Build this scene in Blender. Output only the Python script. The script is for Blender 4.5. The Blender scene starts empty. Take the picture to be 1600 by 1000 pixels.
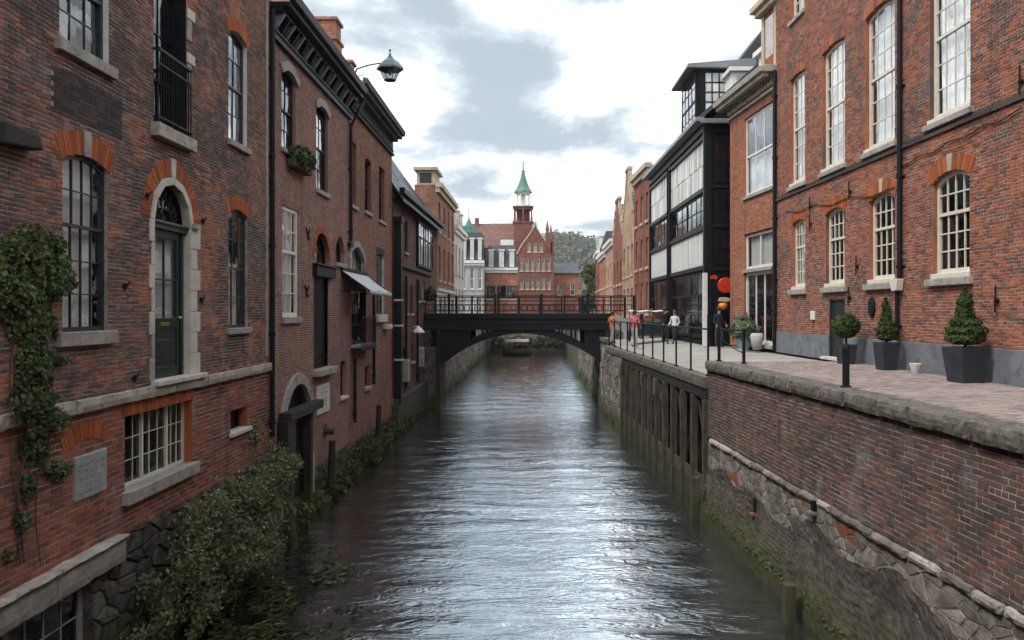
import bpy, math, random
import numpy as np
from mathutils import Vector, Matrix, noise

random.seed(7)
rng = np.random.default_rng(11)
scene = bpy.context.scene
COL = scene.collection
R = math.radians

# ------------------------------------------------------------------ camera
EYE = 5.7                       # eye height over the water (water level is z = 0)
FPX, VX, VY = 1240.0, 830.0, 487.0   # focal length and vanishing point, in pixels of a 1600 px wide picture
cam_d = bpy.data.cameras.new('camera')
cam_d.sensor_width = 36.0
cam_d.lens = 36.0 * FPX / 1600.0
cam_d.shift_x = -(VX - 800.0) / 1600.0
cam_d.shift_y = -(500.0 - VY) / 1600.0
cam_d.clip_start = 0.1
cam_d.clip_end = 3000.0
cam = bpy.data.objects.new('camera', cam_d)
cam.location = (0, 0, EYE)
cam.rotation_euler = (R(90), 0, 0)
COL.objects.link(cam)
scene.camera = cam

# ------------------------------------------------------------------ world
SUN_EL, SUN_AZ = R(52), R(232)      # compass azimuth measured clockwise from +Y
world = bpy.data.worlds.new('World')
scene.world = world
world.use_nodes = True
nt = world.node_tree
nt.nodes.clear()
def wn(t, **k):
    n = nt.nodes.new(t)
    for a, b in k.items():
        setattr(n, a, b)
    return n
out = wn('ShaderNodeOutputWorld'); bg = wn('ShaderNodeBackground')
sky = wn('ShaderNodeTexSky'); sky.sky_type = 'NISHITA'; sky.sun_disc = False
sky.sun_elevation = SUN_EL; sky.sun_rotation = SUN_AZ
sky.air_density = 1.0; sky.dust_density = 2.0
tc = wn('ShaderNodeTexCoord'); sep = wn('ShaderNodeSeparateXYZ')
nt.links.new(tc.outputs['Generated'], sep.inputs[0])
zz = wn('ShaderNodeMath', operation='MAXIMUM'); zz.inputs[1].default_value = 0.0
nt.links.new(sep.outputs[2], zz.inputs[0])
za = wn('ShaderNodeMath', operation='ADD'); za.inputs[1].default_value = 0.16
nt.links.new(zz.outputs[0], za.inputs[0])
dx = wn('ShaderNodeMath', operation='DIVIDE'); dy = wn('ShaderNodeMath', operation='DIVIDE')
nt.links.new(sep.outputs[0], dx.inputs[0]); nt.links.new(za.outputs[0], dx.inputs[1])
nt.links.new(sep.outputs[1], dy.inputs[0]); nt.links.new(za.outputs[0], dy.inputs[1])
cmb = wn('ShaderNodeCombineXYZ')
nt.links.new(dx.outputs[0], cmb.inputs[0]); nt.links.new(dy.outputs[0], cmb.inputs[1])
cmap = wn('ShaderNodeMapping')
cmap.inputs['Location'].default_value = (3.05, 1.35, 0.0)
nt.links.new(cmb.outputs[0], cmap.inputs[0])
cl = wn('ShaderNodeTexNoise'); cl.inputs['Scale'].default_value = 1.9
cl.inputs['Detail'].default_value = 7.0; cl.inputs['Roughness'].default_value = 0.6
cl.inputs['Distortion'].default_value = 0.25
nt.links.new(cmap.outputs[0], cl.inputs['Vector'])
def wm(op_, a, b=None):
    n = wn('ShaderNodeMath', operation=op_)
    for i, x in enumerate((a, b)):
        if x is None: continue
        if isinstance(x, (int, float)): n.inputs[i].default_value = x
        else: nt.links.new(x, n.inputs[i])
    return n.outputs[0]
# cloud banks standing over the far end of the canal: azimuth, elevation (degrees), half widths, weight
az = wm('ARCTAN2', sep.outputs[0], sep.outputs[1]); el = wm('ARCSINE', sep.outputs[2])
wob = wn('ShaderNodeTexNoise'); wob.inputs['Scale'].default_value = 7.0; wob.inputs['Detail'].default_value = 7.0; wob.inputs['Roughness'].default_value = 0.66
nt.links.new(tc.outputs['Generated'], wob.inputs['Vector'])
wsep = wn('ShaderNodeSeparateColor'); nt.links.new(wob.outputs['Color'], wsep.inputs[0])
az = wm('ADD', az, wm('MULTIPLY', wm('SUBTRACT', wsep.outputs[0], 0.5), 0.16)); el = wm('ADD', el, wm('MULTIPLY', wm('SUBTRACT', wsep.outputs[1], 0.5), 0.10))
dens = cl.outputs['Fac']
for a_, e_, sa, se, w_ in ((-2.3, 17.3, 5.0, 1.7, .25), (-9.0, 19.8, 5.5, 2.0, .23), (-0.5, 12.3, 7.5, 1.4, .31), (-4.6, 9.2, 3.2, 1.1, .22), (7.5, 13.5, 2.6, 2.0, .05), (6.0, 21.6, 4.0, .7, .13),
                           (-5.5, 14.6, 2.5, 1.2, .06), (8.0, 17.5, 5.0, 2.6, -.10), (-8.8, 13.6, 3.0, 1.5, -.10), (3.4, 9.2, 3.2, 1.2, -.08), (4.5, 6.0, 3.0, .8, .05), (-22.0, 24.0, 9.0, 3.0, .08), (24.0, 26.0, 9.0, 3.5, .08)):
    d2 = wm('ADD', wm('POWER', wm('DIVIDE', wm('SUBTRACT', az, R(a_)), R(sa)), 2.0), wm('POWER', wm('DIVIDE', wm('SUBTRACT', el, R(e_)), R(se)), 2.0))
    dens = wm('ADD', dens, wm('MULTIPLY', wm('POWER', 2.718, wm('MULTIPLY', d2, -1.0)), w_))
cr = wn('ShaderNodeValToRGB')
e = cr.color_ramp.elements
SKYW = 12.0                           # radiance of bright cloud before the 0.1 strength
e[0].position = 0.43; e[0].color = (1.0, 1.0, 1.0, 1)
e[1].position = 0.80; e[1].color = (0.25, 0.295, 0.335, 1)
for p_, c_ in ((0.49, (0.80, 0.84, 0.87)), (0.545, (0.54, 0.575, 0.60)), (0.61, (0.37, 0.41, 0.44)), (0.69, (0.27, 0.305, 0.335))):
    m = e.new(p_); m.color = (*c_, 1)
nt.links.new(dens, cr.inputs[0])
sc_ = wn('ShaderNodeVectorMath', operation='SCALE'); sc_.inputs['Scale'].default_value = SKYW
nt.links.new(cr.outputs[0], sc_.inputs[0])
mx = wn('ShaderNodeMix', data_type='RGBA'); mx.inputs['Factor'].default_value = 0.9
nt.links.new(sky.outputs[0], mx.inputs[6]); nt.links.new(sc_.outputs[0], mx.inputs[7])
bg.inputs['Strength'].default_value = 0.1
gm = wn('ShaderNodeMix', data_type='RGBA')              # below the horizon: dim land, not sky
gm.inputs[6].default_value = (0.6, 0.58, 0.55, 1)
nt.links.new(wm('MULTIPLY', wm('ADD', sep.outputs[2], 0.02), 60.0), gm.inputs['Factor']); nt.links.new(mx.outputs[2], gm.inputs[7])
gm.clamp_factor = True
nt.links.new(gm.outputs[2], bg.inputs['Color'])
nt.links.new(bg.outputs[0], out.inputs['Surface'])

# ------------------------------------------------------------------ sun behind thin cloud
sun_d = bpy.data.lights.new('sun', 'SUN')
sun_d.energy = 1.5; sun_d.angle = R(12); sun_d.color = (1.0, 0.96, 0.9)
sun = bpy.data.objects.new('sun', sun_d)
sdir = Vector((math.sin(SUN_AZ) * math.cos(SUN_EL), math.cos(SUN_AZ) * math.cos(SUN_EL), math.sin(SUN_EL)))
sun.rotation_euler = (-sdir).to_track_quat('-Z', 'Y').to_euler()
sun.location = (-20, -20, 60)
COL.objects.link(sun)

vs = scene.view_settings
scene.display_settings.display_device = 'sRGB'
vs.view_transform = 'Standard'; vs.look = 'None'; vs.exposure = 0.85; vs.gamma = 1.0
vs.use_curve_mapping = False
scene.render.engine = 'CYCLES'
scene.cycles.use_denoising = True
scene.cycles.max_bounces = 5
scene.cycles.diffuse_bounces = 2
scene.cycles.glossy_bounces = 3
scene.cycles.volume_bounces = 0
scene.cycles.use_adaptive_sampling = True
scene.cycles.adaptive_threshold = 0.02
scene.cycles.transparent_max_bounces = 12
scene.cycles.caustics_reflective = False
scene.cycles.caustics_refractive = False

# ------------------------------------------------------------------ materials
class NT:
    def __init__(s, name):
        s.m = bpy.data.materials.new(name); s.m.use_nodes = True
        s.t = s.m.node_tree; s.t.nodes.clear()
        s.out = s.n('ShaderNodeOutputMaterial')
    def n(s, t, **k):
        n = s.t.nodes.new(t)
        for a, b in k.items(): setattr(n, a, b)
        return n
    def l(s, a, b): s.t.links.new(a, b)
    def math(s, op, a, b=None, clamp=False):
        n = s.n('ShaderNodeMath', operation=op); n.use_clamp = clamp
        for i, x in enumerate((a, b)):
            if x is None: continue
            if isinstance(x, (int, float)): n.inputs[i].default_value = x
            else: s.l(x, n.inputs[i])
        return n.outputs[0]
    def mix(s, f, a, b, mode='MIX'):
        n = s.n('ShaderNodeMix', data_type='RGBA', blend_type=mode)
        for i, x in ((0, f), (6, a), (7, b)):
            if isinstance(x, (int, float)): n.inputs[i].default_value = x
            elif isinstance(x, tuple): n.inputs[i].default_value = (*x[:3], 1)
            else: s.l(x, n.inputs[i])
        return n.outputs[2]
    def pos(s, scale=(1, 1, 1), obj=False):
        if obj: v = s.n('ShaderNodeTexCoord').outputs['Object']
        else: v = s.n('ShaderNodeNewGeometry').outputs['Position']
        mp = s.n('ShaderNodeMapping'); mp.inputs['Scale'].default_value = scale
        s.l(v, mp.inputs[0]); return mp.outputs[0]
    def noise(s, vec, scale, detail=4, rough=0.55, dist=0.0):
        n = s.n('ShaderNodeTexNoise'); n.inputs['Scale'].default_value = scale
        n.inputs['Detail'].default_value = detail; n.inputs['Roughness'].default_value = rough
        n.inputs['Distortion'].default_value = dist
        if vec is not None: s.l(vec, n.inputs['Vector'])
        return n.outputs['Fac']
    def ramp(s, f, stops, const=False):
        n = s.n('ShaderNodeValToRGB'); r = n.color_ramp
        if const: r.interpolation = 'CONSTANT'
        while len(r.elements) > 1: r.elements.remove(r.elements[-1])
        r.elements[0].position = stops[0][0]
        c = stops[0][1]; r.elements[0].color = (*c, 1) if isinstance(c, tuple) else (c, c, c, 1)
        for p, c in stops[1:]:
            el = r.elements.new(p); el.color = (*c, 1) if isinstance(c, tuple) else (c, c, c, 1)
        s.l(f, n.inputs[0]); return n.outputs[0]
    def rand(s):
        g = s.n('ShaderNodeNewGeometry'); o = s.n('ShaderNodeObjectInfo')
        a = s.math('ADD', g.outputs['Random Per Island'], o.outputs['Random'])
        return s.math('FRACT', a)
    def bump(s, h, strength=0.4, dist=0.01, nrm=None):
        b = s.n('ShaderNodeBump'); b.inputs['Strength'].default_value = strength
        b.inputs['Distance'].default_value = dist; s.l(h, b.inputs['Height'])
        if nrm is not None: s.l(nrm, b.inputs['Normal'])
        return b.outputs[0]
    def pbr(s, col, rough=0.8, spec=0.3, nrm=None, metal=0.0, extra=None):
        p = s.n('ShaderNodeBsdfPrincipled')
        if isinstance(col, tuple): p.inputs['Base Color'].default_value = (*col[:3], 1)
        else: s.l(col, p.inputs['Base Color'])
        if isinstance(rough, (int, float)): p.inputs['Roughness'].default_value = rough
        else: s.l(rough, p.inputs['Roughness'])
        p.inputs['Specular IOR Level'].default_value = spec
        p.inputs['Metallic'].default_value = metal
        if nrm is not None: s.l(nrm, p.inputs['Normal'])
        s.l(p.outputs[0], s.out.inputs['Surface'])
        return s.m

def M_brick(name, palette, soot=(0.035, 0.03, 0.03), soot_lo=0.52, soot_hi=0.68, soot_amt=0.8,
            warm=None, warm_lo=0.6, green=0.0, scale=0.5, grey=0.0, val=1.28, sat=1.06, streak=0.55):
    s = NT(name); r = s.rand()
    st = [(i / len(palette), c) for i, c in enumerate(palette)]
    c = s.ramp(r, st, const=True)
    p = s.pos()
    fine = s.noise(p, 45, 5, 0.65)
    c = s.mix(1.0, c, s.ramp(fine, [(0.25, 0.6), (0.75, 1.3)]), 'MULTIPLY')
    big = s.noise(p, scale, 6, 0.62, 0.4)
    if warm:
        big2 = s.noise(s.pos((1, 1, 1.7)), scale * 1.3, 6, 0.6, 0.3)
        c = s.mix(s.ramp(big2, [(warm_lo - 0.03, 0.0), (warm_lo + 0.07, 0.75)]), c, warm)
    r2 = s.math('ADD', s.math('MULTIPLY', r, 0.16), -0.08)
    bs = s.math('ADD', big, r2)
    c = s.mix(s.math('MULTIPLY', s.ramp(bs, [(soot_lo, 0.0), (soot_hi, 1.0)]), soot_amt), c, soot)
    if grey > 0:
        g3 = s.noise(s.pos((1, 1, 0.6)), 1.4, 7, 0.7)
        c = s.mix(s.math('MULTIPLY', s.ramp(g3, [(0.56, 0.0), (0.72, 1.0)]), grey), c, (0.27, 0.25, 0.23))
    if green > 0:
        z = s.n('ShaderNodeSeparateXYZ'); s.l(s.n('ShaderNodeNewGeometry').outputs['Position'], z.inputs[0])
        h = s.math('ADD', z.outputs[2], s.math('MULTIPLY', s.noise(p, 1.6, 5), -1.6))
        g = s.ramp(s.math('ADD', h, 0.6), [(0.1, 1.0), (0.9, 0.0)])
        c = s.mix(s.math('MULTIPLY', g, green), c, (0.035, 0.045, 0.014))
    hv = s.n('ShaderNodeHueSaturation'); hv.inputs['Saturation'].default_value = sat; hv.inputs['Value'].default_value = val
    s.l(c, hv.inputs['Color']); c = hv.outputs[0]
    st_ = s.noise(s.pos((2.6, 2.6, 0.22)), 1.0, 6, 0.65, 0.2)          # rain runs and stains
    c = s.mix(s.math('MULTIPLY', s.ramp(st_, [(0.54, 0.0), (0.68, 1.0)]), streak), c, (0.055, 0.05, 0.047))
    sal = s.noise(s.pos((1.2, 1.2, 1.0)), 2.6, 7, 0.72, 0.6)           # lime bloom
    c = s.mix(s.ramp(sal, [(0.62, 0.0), (0.78, 0.35)]), c, (0.36, 0.33, 0.30))
    h = s.math('ADD', s.math('MULTIPLY', fine, 0.6), s.noise(p, 130, 3))
    return s.pbr(c, 0.92, 0.15, s.bump(h, 0.55, 0.008))

def M_rough(name, col, var=0.35, scale=3.0, rough=0.85, bump=0.4, bscale=40, dark=None, dark_lo=0.5, spec=0.25,
            green=0.0, streak=False, bdist=0.008, isl=0.0):
    s = NT(name); p = s.pos((1, 1, 0.35) if streak else (1, 1, 1))
    n1 = s.noise(p, scale, 6, 0.62, 0.3)
    c = s.mix(1.0, col, s.ramp(n1, [(0.25, 1 - var), (0.75, 1 + var)]), 'MULTIPLY')
    if isl > 0:
        c = s.mix(1.0, c, s.ramp(s.rand(), [(0.0, 1 - isl), (1.0, 1 + isl)]), 'MULTIPLY')
    if dark:
        n2 = s.noise(p, scale * 1.7, 7, 0.7, 0.5)
        c = s.mix(s.ramp(n2, [(dark_lo, 0.0), (dark_lo + 0.16, 0.85)]), c, dark)
    if green > 0:
        z = s.n('ShaderNodeSeparateXYZ'); s.l(s.n('ShaderNodeNewGeometry').outputs['Position'], z.inputs[0])
        h = s.math('ADD', z.outputs[2], s.math('MULTIPLY', s.noise(s.pos(), 2.2, 6, 0.65), -1.5))
        g = s.ramp(s.math('ADD', h, 0.55), [(0.0, 1.0), (0.85, 0.0)])
        c = s.mix(s.math('MULTIPLY', g, green), c, (0.05, 0.06, 0.014))
    f = s.noise(s.pos(), bscale, 5, 0.65)
    return s.pbr(c, rough, spec, s.bump(f, bump, bdist))

def M_plain(name, col, rough=0.5, spec=0.4, metal=0.0, var=0.12):
    s = NT(name); n1 = s.noise(s.pos(), 6, 5, 0.6)
    c = s.mix(1.0, col, s.ramp(n1, [(0.3, 1 - var), (0.7, 1 + var)]), 'MULTIPLY')
    return s.pbr(c, rough, spec, s.bump(s.noise(s.pos(), 60, 3), 0.12, 0.004), metal)

def M_glass(name, tint=(0.5, 0.55, 0.55), ior=2.0, thru=0.6):
    s = NT(name)
    fr = s.n('ShaderNodeFresnel'); fr.inputs[0].default_value = ior
    wav = s.bump(s.noise(s.pos(), 2.3, 2, 0.5), 0.25, 0.02)
    s.l(wav, fr.inputs['Normal'])
    gl = s.n('ShaderNodeBsdfGlossy'); gl.inputs['Roughness'].default_value = 0.03
    gl.inputs['Color'].default_value = (0.95, 0.98, 1.0, 1); s.l(wav, gl.inputs['Normal'])
    tr = s.n('ShaderNodeBsdfTransparent'); tr.inputs[0].default_value = (*tint, 1)
    df = s.n('ShaderNodeBsdfDiffuse'); df.inputs[0].default_value = (0.012, 0.014, 0.015, 1)
    m0 = s.n('ShaderNodeMixShader'); m0.inputs[0].default_value = thru
    s.l(df.outputs[0], m0.inputs[1]); s.l(tr.outputs[0], m0.inputs[2])
    bf = s.n('ShaderNodeNewGeometry').outputs['Backfacing']         # from the room side the sheet lets daylight in
    fac = s.math('ADD', s.math('MULTIPLY', fr.outputs[0], s.math('SUBTRACT', 1.0, bf)), s.math('MULTIPLY', bf, 0.08))
    m1 = s.n('ShaderNodeMixShader'); s.l(fac, m1.inputs[0])
    s.l(m0.outputs[0], m1.inputs[1]); s.l(gl.outputs[0], m1.inputs[2])
    s.l(m1.outputs[0], s.out.inputs['Surface'])
    return s.m

def M_leaf(name, cols, rough=0.6, scale=1.2):
    s = NT(name); r = s.rand(); cols = [tuple(x * 1.4 for x in c) for c in cols]
    c = s.ramp(r, [(i / max(1, len(cols) - 1), c) for i, c in enumerate(cols)])
    n = s.noise(s.pos(), scale, 4, 0.6)
    c = s.mix(1.0, c, s.ramp(n, [(0.3, 0.6), (0.7, 1.35)]), 'MULTIPLY')
    p = s.n('ShaderNodeBsdfPrincipled'); s.l(c, p.inputs['Base Color'])
    p.inputs['Roughness'].default_value = rough; p.inputs['Specular IOR Level'].default_value = 0.3
    tl = s.n('ShaderNodeBsdfTranslucent'); s.l(c, tl.inputs[0])
    mm = s.n('ShaderNodeMixShader'); mm.inputs[0].default_value = 0.25
    s.l(p.outputs[0], mm.inputs[1]); s.l(tl.outputs[0], mm.inputs[2])
    s.l(mm.outputs[0], s.out.inputs['Surface'])
    return s.m

def M_brickfar(name, c1, c2, mortar, scale=1.0, dark=0.5):
    s = NT(name)
    v = s.n('ShaderNodeTexCoord').outputs['Object']
    sp = s.n('ShaderNodeSeparateXYZ'); s.l(v, sp.inputs[0])
    cb = s.n('ShaderNodeCombineXYZ'); s.l(s.math('ADD', sp.outputs[0], sp.outputs[1]), cb.inputs[0]); s.l(sp.outputs[2], cb.inputs[1])
    b = s.n('ShaderNodeTexBrick'); s.l(cb.outputs[0], b.inputs['Vector'])
    b.inputs['Color1'].default_value = (*c1, 1); b.inputs['Color2'].default_value = (*c2, 1)
    b.inputs['Mortar'].default_value = (*mortar, 1); b.inputs['Scale'].default_value = scale
    b.inputs['Brick Width'].default_value = 0.24; b.inputs['Row Height'].default_value = 0.085
    b.inputs['Mortar Size'].default_value = 0.008; b.inputs['Bias'].default_value = -0.1
    n = s.noise(s.pos(), 0.8, 7, 0.65, 0.3)
    c = s.mix(1.0, b.outputs['Color'], s.ramp(n, [(0.3, 1.6), (0.72, dark * 1.2)]), 'MULTIPLY')
    n2 = s.noise(s.pos(), 9, 4, 0.6)
    c = s.mix(1.0, c, s.ramp(n2, [(0.3, 0.75), (0.7, 1.25)]), 'MULTIPLY')
    return s.pbr(c, 0.9, 0.15, s.bump(b.outputs['Fac'], -0.4, 0.01))

def M_slate(name, col, row=0.22):
    s = NT(name)
    v = s.n('ShaderNodeTexCoord').outputs['Object']
    sp = s.n('ShaderNodeSeparateXYZ'); s.l(v, sp.inputs[0])
    cb = s.n('ShaderNodeCombineXYZ'); s.l(sp.outputs[0], cb.inputs[0])
    s.l(s.math('ADD', s.math('MULTIPLY', sp.outputs[2], 1.2), s.math('MULTIPLY', sp.outputs[1], 0.6)), cb.inputs[1])
    b = s.n('ShaderNodeTexBrick'); s.l(cb.outputs[0], b.inputs['Vector'])
    d = tuple(x * 0.6 for x in col)
    b.inputs['Color1'].default_value = (*col, 1); b.inputs['Color2'].default_value = (*d, 1)
    b.inputs['Mortar'].default_value = (*(x * 0.25 for x in col), 1)
    b.inputs['Brick Width'].default_value = 0.3; b.inputs['Row Height'].default_value = row; b.inputs['Scale'].default_value = 1.0
    b.inputs['Mortar Size'].default_value = 0.012
    n = s.noise(s.pos(), 1.2, 6, 0.65)
    c = s.mix(1.0, b.outputs['Color'], s.ramp(n, [(0.3, 0.65), (0.7, 1.4)]), 'MULTIPLY')
    return s.pbr(c, 0.55, 0.4, s.bump(b.outputs['Fac'], -0.5, 0.015))

ORANGE = (0.30, 0.095, 0.045)
MB_L1 = M_brick('brick weathered', [(0.22, 0.095, 0.068), (0.125, 0.075, 0.064), (0.17, 0.082, 0.063), (0.085, 0.066, 0.062), (0.255, 0.11, 0.072),
        (0.145, 0.082, 0.068), (0.11, 0.075, 0.068), (0.19, 0.09, 0.068), (0.155, 0.11, 0.095)], warm=(0.34, 0.12, 0.065), warm_lo=0.55,
        soot=(0.05, 0.046, 0.046), soot_lo=0.49, soot_hi=0.56, soot_amt=0.85, grey=0.45, green=0.3, scale=0.6, val=1.45, sat=1.0)
MB_L1B = M_brick('brick lower red', [(0.27, 0.088, 0.055), (0.20, 0.07, 0.05), (0.24, 0.08, 0.053), (0.15, 0.063, 0.05), (0.29, 0.10, 0.06),
        (0.17, 0.068, 0.052)], warm=(0.31, 0.095, 0.05), warm_lo=0.58, soot_lo=0.54, soot_hi=0.68, soot_amt=0.8, grey=0.5, green=0.6, sat=.96)
MB_L2 = M_brick('brick pinkish brown', [(0.225, 0.115, 0.092), (0.185, 0.096, 0.082), (0.265, 0.135, 0.106), (0.165, 0.098, 0.087), (0.235, 0.112, 0.086)],
        soot=(0.08, 0.066, 0.062), soot_lo=0.53, soot_hi=0.68, soot_amt=0.65, grey=0.5, green=0.85, warm=(0.27, 0.12, 0.085), warm_lo=0.58, sat=.98, val=1.4)
MB_L2B = M_brick('brick dull red', [(0.225, 0.098, 0.072), (0.18, 0.082, 0.064), (0.25, 0.112, 0.08), (0.15, 0.08, 0.068), (0.26, 0.108, 0.07)],
        soot_lo=0.52, soot_hi=0.72, soot_amt=0.6, grey=0.35, green=0.85)
MB_R = M_brick('brick orange red', [(0.29, 0.098, 0.054), (0.24, 0.084, 0.05), (0.33, 0.115, 0.062), (0.19, 0.076, 0.052), (0.28, 0.104, 0.06),
        (0.13, 0.064, 0.052)], warm=(0.35, 0.11, 0.056), warm_lo=0.58, soot=(0.085, 0.06, 0.057), soot_lo=0.52, soot_hi=0.64, soot_amt=0.8, grey=0.16, sat=1.02)
MB_RA = M_brick('brick pale orange', [(0.33, 0.125, 0.07), (0.28, 0.105, 0.062), (0.36, 0.14, 0.078), (0.24, 0.095, 0.06)],
        soot_lo=0.6, soot_hi=0.8, soot_amt=0.5, grey=0.1)
MB_Q = M_brick('brick quay', [(0.12, 0.074, 0.064), (0.09, 0.062, 0.057), (0.145, 0.08, 0.066), (0.07, 0.056, 0.054), (0.125, 0.08, 0.072),
        (0.10, 0.08, 0.074), (0.155, 0.08, 0.06)], soot=(0.045, 0.041, 0.039), soot_lo=0.46, soot_hi=0.64, soot_amt=0.75, grey=0.6, green=0.8, scale=0.7, val=1.3)
MB_DARK = M_brick('brick dark panel', [(0.05, 0.045, 0.045), (0.065, 0.055, 0.052), (0.04, 0.037, 0.038), (0.08, 0.062, 0.056)], soot_amt=0.5)
MB_ARCH = M_brick('arch brick orange', [(0.32, 0.105, 0.052), (0.27, 0.088, 0.046), (0.36, 0.125, 0.06), (0.23, 0.08, 0.045)], soot_lo=0.62, soot_hi=0.8, soot_amt=0.6)
MB_PAVE = M_brick('paving brick', [(0.33, 0.22, 0.19), (0.27, 0.19, 0.175), (0.37, 0.235, 0.185), (0.30, 0.25, 0.235), (0.24, 0.18, 0.165), (0.38, 0.21, 0.155)],
        soot=(0.16, 0.15, 0.15), soot_lo=0.46, soot_hi=0.66, soot_amt=0.7, grey=0.5, scale=0.9, sat=.62, val=1.15, streak=.3)
M_MORT = M_rough('mortar', (0.34, 0.31, 0.28), 0.4, 2.0, bump=0.6, dark=(0.10, 0.09, 0.083), dark_lo=0.5, green=0.6)
M_MORTL = M_rough('mortar light', (0.38, 0.345, 0.305), 0.35, 2.0, bump=0.6, dark=(0.15, 0.13, 0.12), dark_lo=0.55, green=0.6)
M_STONE = M_rough('sandstone weathered', (0.38, 0.35, 0.30), 0.35, 2.6, bump=0.5, bscale=30, dark=(0.10, 0.092, 0.08), dark_lo=0.52)
M_STONEG = M_rough('grey sill stone', (0.32, 0.305, 0.28), 0.35, 4.0, bump=0.5, bscale=30, dark=(0.09, 0.085, 0.078), dark_lo=0.55)
M_STONEW = M_rough('pale limewashed stone', (0.55, 0.52, 0.47), 0.22, 3.0, bump=0.35, bscale=30, dark=(0.26, 0.24, 0.21), dark_lo=0.6)
M_COPE = M_rough('coping stone', (0.145, 0.135, 0.118), 0.5, 5.0, bump=0.9, bscale=26, dark=(0.05, 0.048, 0.042), dark_lo=0.5, bdist=0.02)
M_RUB = M_rough('rubble stone', (0.23, 0.205, 0.18), 0.4, 3.0, bump=0.9, bscale=18, dark=(0.075, 0.068, 0.06), dark_lo=0.5, green=0.95, bdist=0.03, isl=0.45)
M_RUBD = M_rough('dark wet stone', (0.10, 0.092, 0.08), 0.5, 2.5, bump=1.0, bscale=16, dark=(0.025, 0.023, 0.02), dark_lo=0.46, green=1.0, bdist=0.03, isl=0.4)
M_REND = M_rough('rough quay render', (0.085, 0.074, 0.064), 0.5, 2.2, bump=1.0, bscale=14, dark=(0.035, 0.032, 0.028), dark_lo=0.48, green=0.7, bdist=0.035)
M_MOSS = M_rough('mossy ledge', (0.055, 0.055, 0.022), 0.6, 5.0, bump=1.0, bscale=35, dark=(0.018, 0.016, 0.012), dark_lo=0.44, bdist=0.02)
M_PLINTH = M_rough('grey plinth render', (0.165, 0.18, 0.20), 0.3, 2.0, bump=0.4, bscale=25, dark=(0.08, 0.083, 0.088), dark_lo=0.53)
M_WHITE = M_rough('cream window paint', (0.66, 0.62, 0.52), 0.14, 5.0, 0.5, 0.15, 50, dark=(0.38, 0.35, 0.29), dark_lo=0.66, spec=0.4)
M_WHITE2 = M_rough('white window paint', (0.70, 0.69, 0.66), 0.12, 5.0, 0.5, 0.15, 50, dark=(0.42, 0.4, 0.37), dark_lo=0.66, spec=0.4)
M_BLACK = M_rough('black paint', (0.008, 0.009, 0.012), 0.3, 5.0, 0.5, 0.25, 45, spec=0.22)
M_BLACKM = M_rough('black ironwork', (0.009, 0.010, 0.013), 0.35, 8.0, 0.55, 0.3, 60, dark=(0.022, 0.018, 0.015), dark_lo=0.64, spec=0.22)
M_GREEN = M_rough('dark green door paint', (0.006, 0.017, 0.019), 0.2, 5.0, 0.35, 0.12, 45, spec=0.5)
M_FRDK = M_rough('dark slate window paint', (0.02, 0.028, 0.034), 0.2, 5.0, 0.4, 0.12, 45, spec=0.45)
M_TIMB = M_rough('black tarred timber', (0.026, 0.024, 0.022), 0.5, 3.0, 0.7, 0.6, 30, green=0.9, streak=True)
M_WOOD = M_rough('old grey timber', (0.075, 0.06, 0.048), 0.5, 3.0, 0.8, 0.7, 30, dark=(0.02, 0.018, 0.016), streak=True, green=0.5)
M_LEAD = M_rough('lead grey roofing', (0.19, 0.2, 0.215), 0.3, 2.0, 0.5, 0.3, 20, spec=0.5)
M_INT = M_plain('dark interior', (0.012, 0.011, 0.01), 0.9, 0.1)
M_CURT = M_rough('net curtain', (0.62, 0.63, 0.62), 0.15, 2.0, 0.9, 0.2, 20)
M_BLIND = M_rough('pale blind', (0.8, 0.8, 0.78), 0.1, 2.0, 0.9, 0.1, 20)
M_GLASS = M_glass('window glass', (0.9, 0.92, 0.92), 1.7, 0.93)
M_GLASSB = M_glass('bright old glass', (0.9, 0.93, 0.95), 3.2, 0.95)
M_GLASSD = M_glass('dim leaded glass', (0.3, 0.32, 0.32), 1.6, 0.5)
M_BRASS = M_plain('brass', (0.55, 0.36, 0.12), 0.3, 0.5, 1.0)
M_SLATE = M_slate('slate roof', (0.075, 0.083, 0.095))
M_SLATED = M_slate('dark slate roof', (0.045, 0.048, 0.055))
M_TILE = M_slate('red tile roof', (0.19, 0.085, 0.062), 0.18)
M_COPPER = M_rough('green copper', (0.10, 0.21, 0.175), 0.35, 1.2, 0.6, 0.3, 8, dark=(0.05, 0.1, 0.09))
M_CREAM = M_rough('cream stone trim', (0.44, 0.375, 0.275), 0.25, 1.6, 0.8, 0.3, 12, dark=(0.2, 0.165, 0.12), dark_lo=0.6)
M_RED = M_plain('red enamel', (0.55, 0.035, 0.015), 0.35)
M_ORNG = M_plain('orange enamel', (0.65, 0.2, 0.03), 0.4)
M_CANVAS = M_rough('pale canvas', (0.50, 0.545, 0.57), 0.12, 3.0, 0.85, 0.3, 60)
M_SOIL = M_rough('ground soil', (0.09, 0.085, 0.07), 0.3, 0.5, 0.95, 0.5, 8)
M_POT = M_rough('charcoal planter', (0.032, 0.037, 0.045), 0.3, 4.0, 0.6, 0.3, 40, dark=(0.06, 0.06, 0.06), dark_lo=0.66)
M_FLAG = M_rough('promenade flagstone', (0.33, 0.315, 0.30), 0.25, 1.3, 0.85, 0.5, 14, dark=(0.2, 0.18, 0.165), dark_lo=0.55)
ML_BUSH = M_leaf('bush leaves', [(0.04, 0.052, 0.022), (0.13, 0.135, 0.065), (0.075, 0.088, 0.04), (0.21, 0.20, 0.115), (0.06, 0.075, 0.034)])
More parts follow.
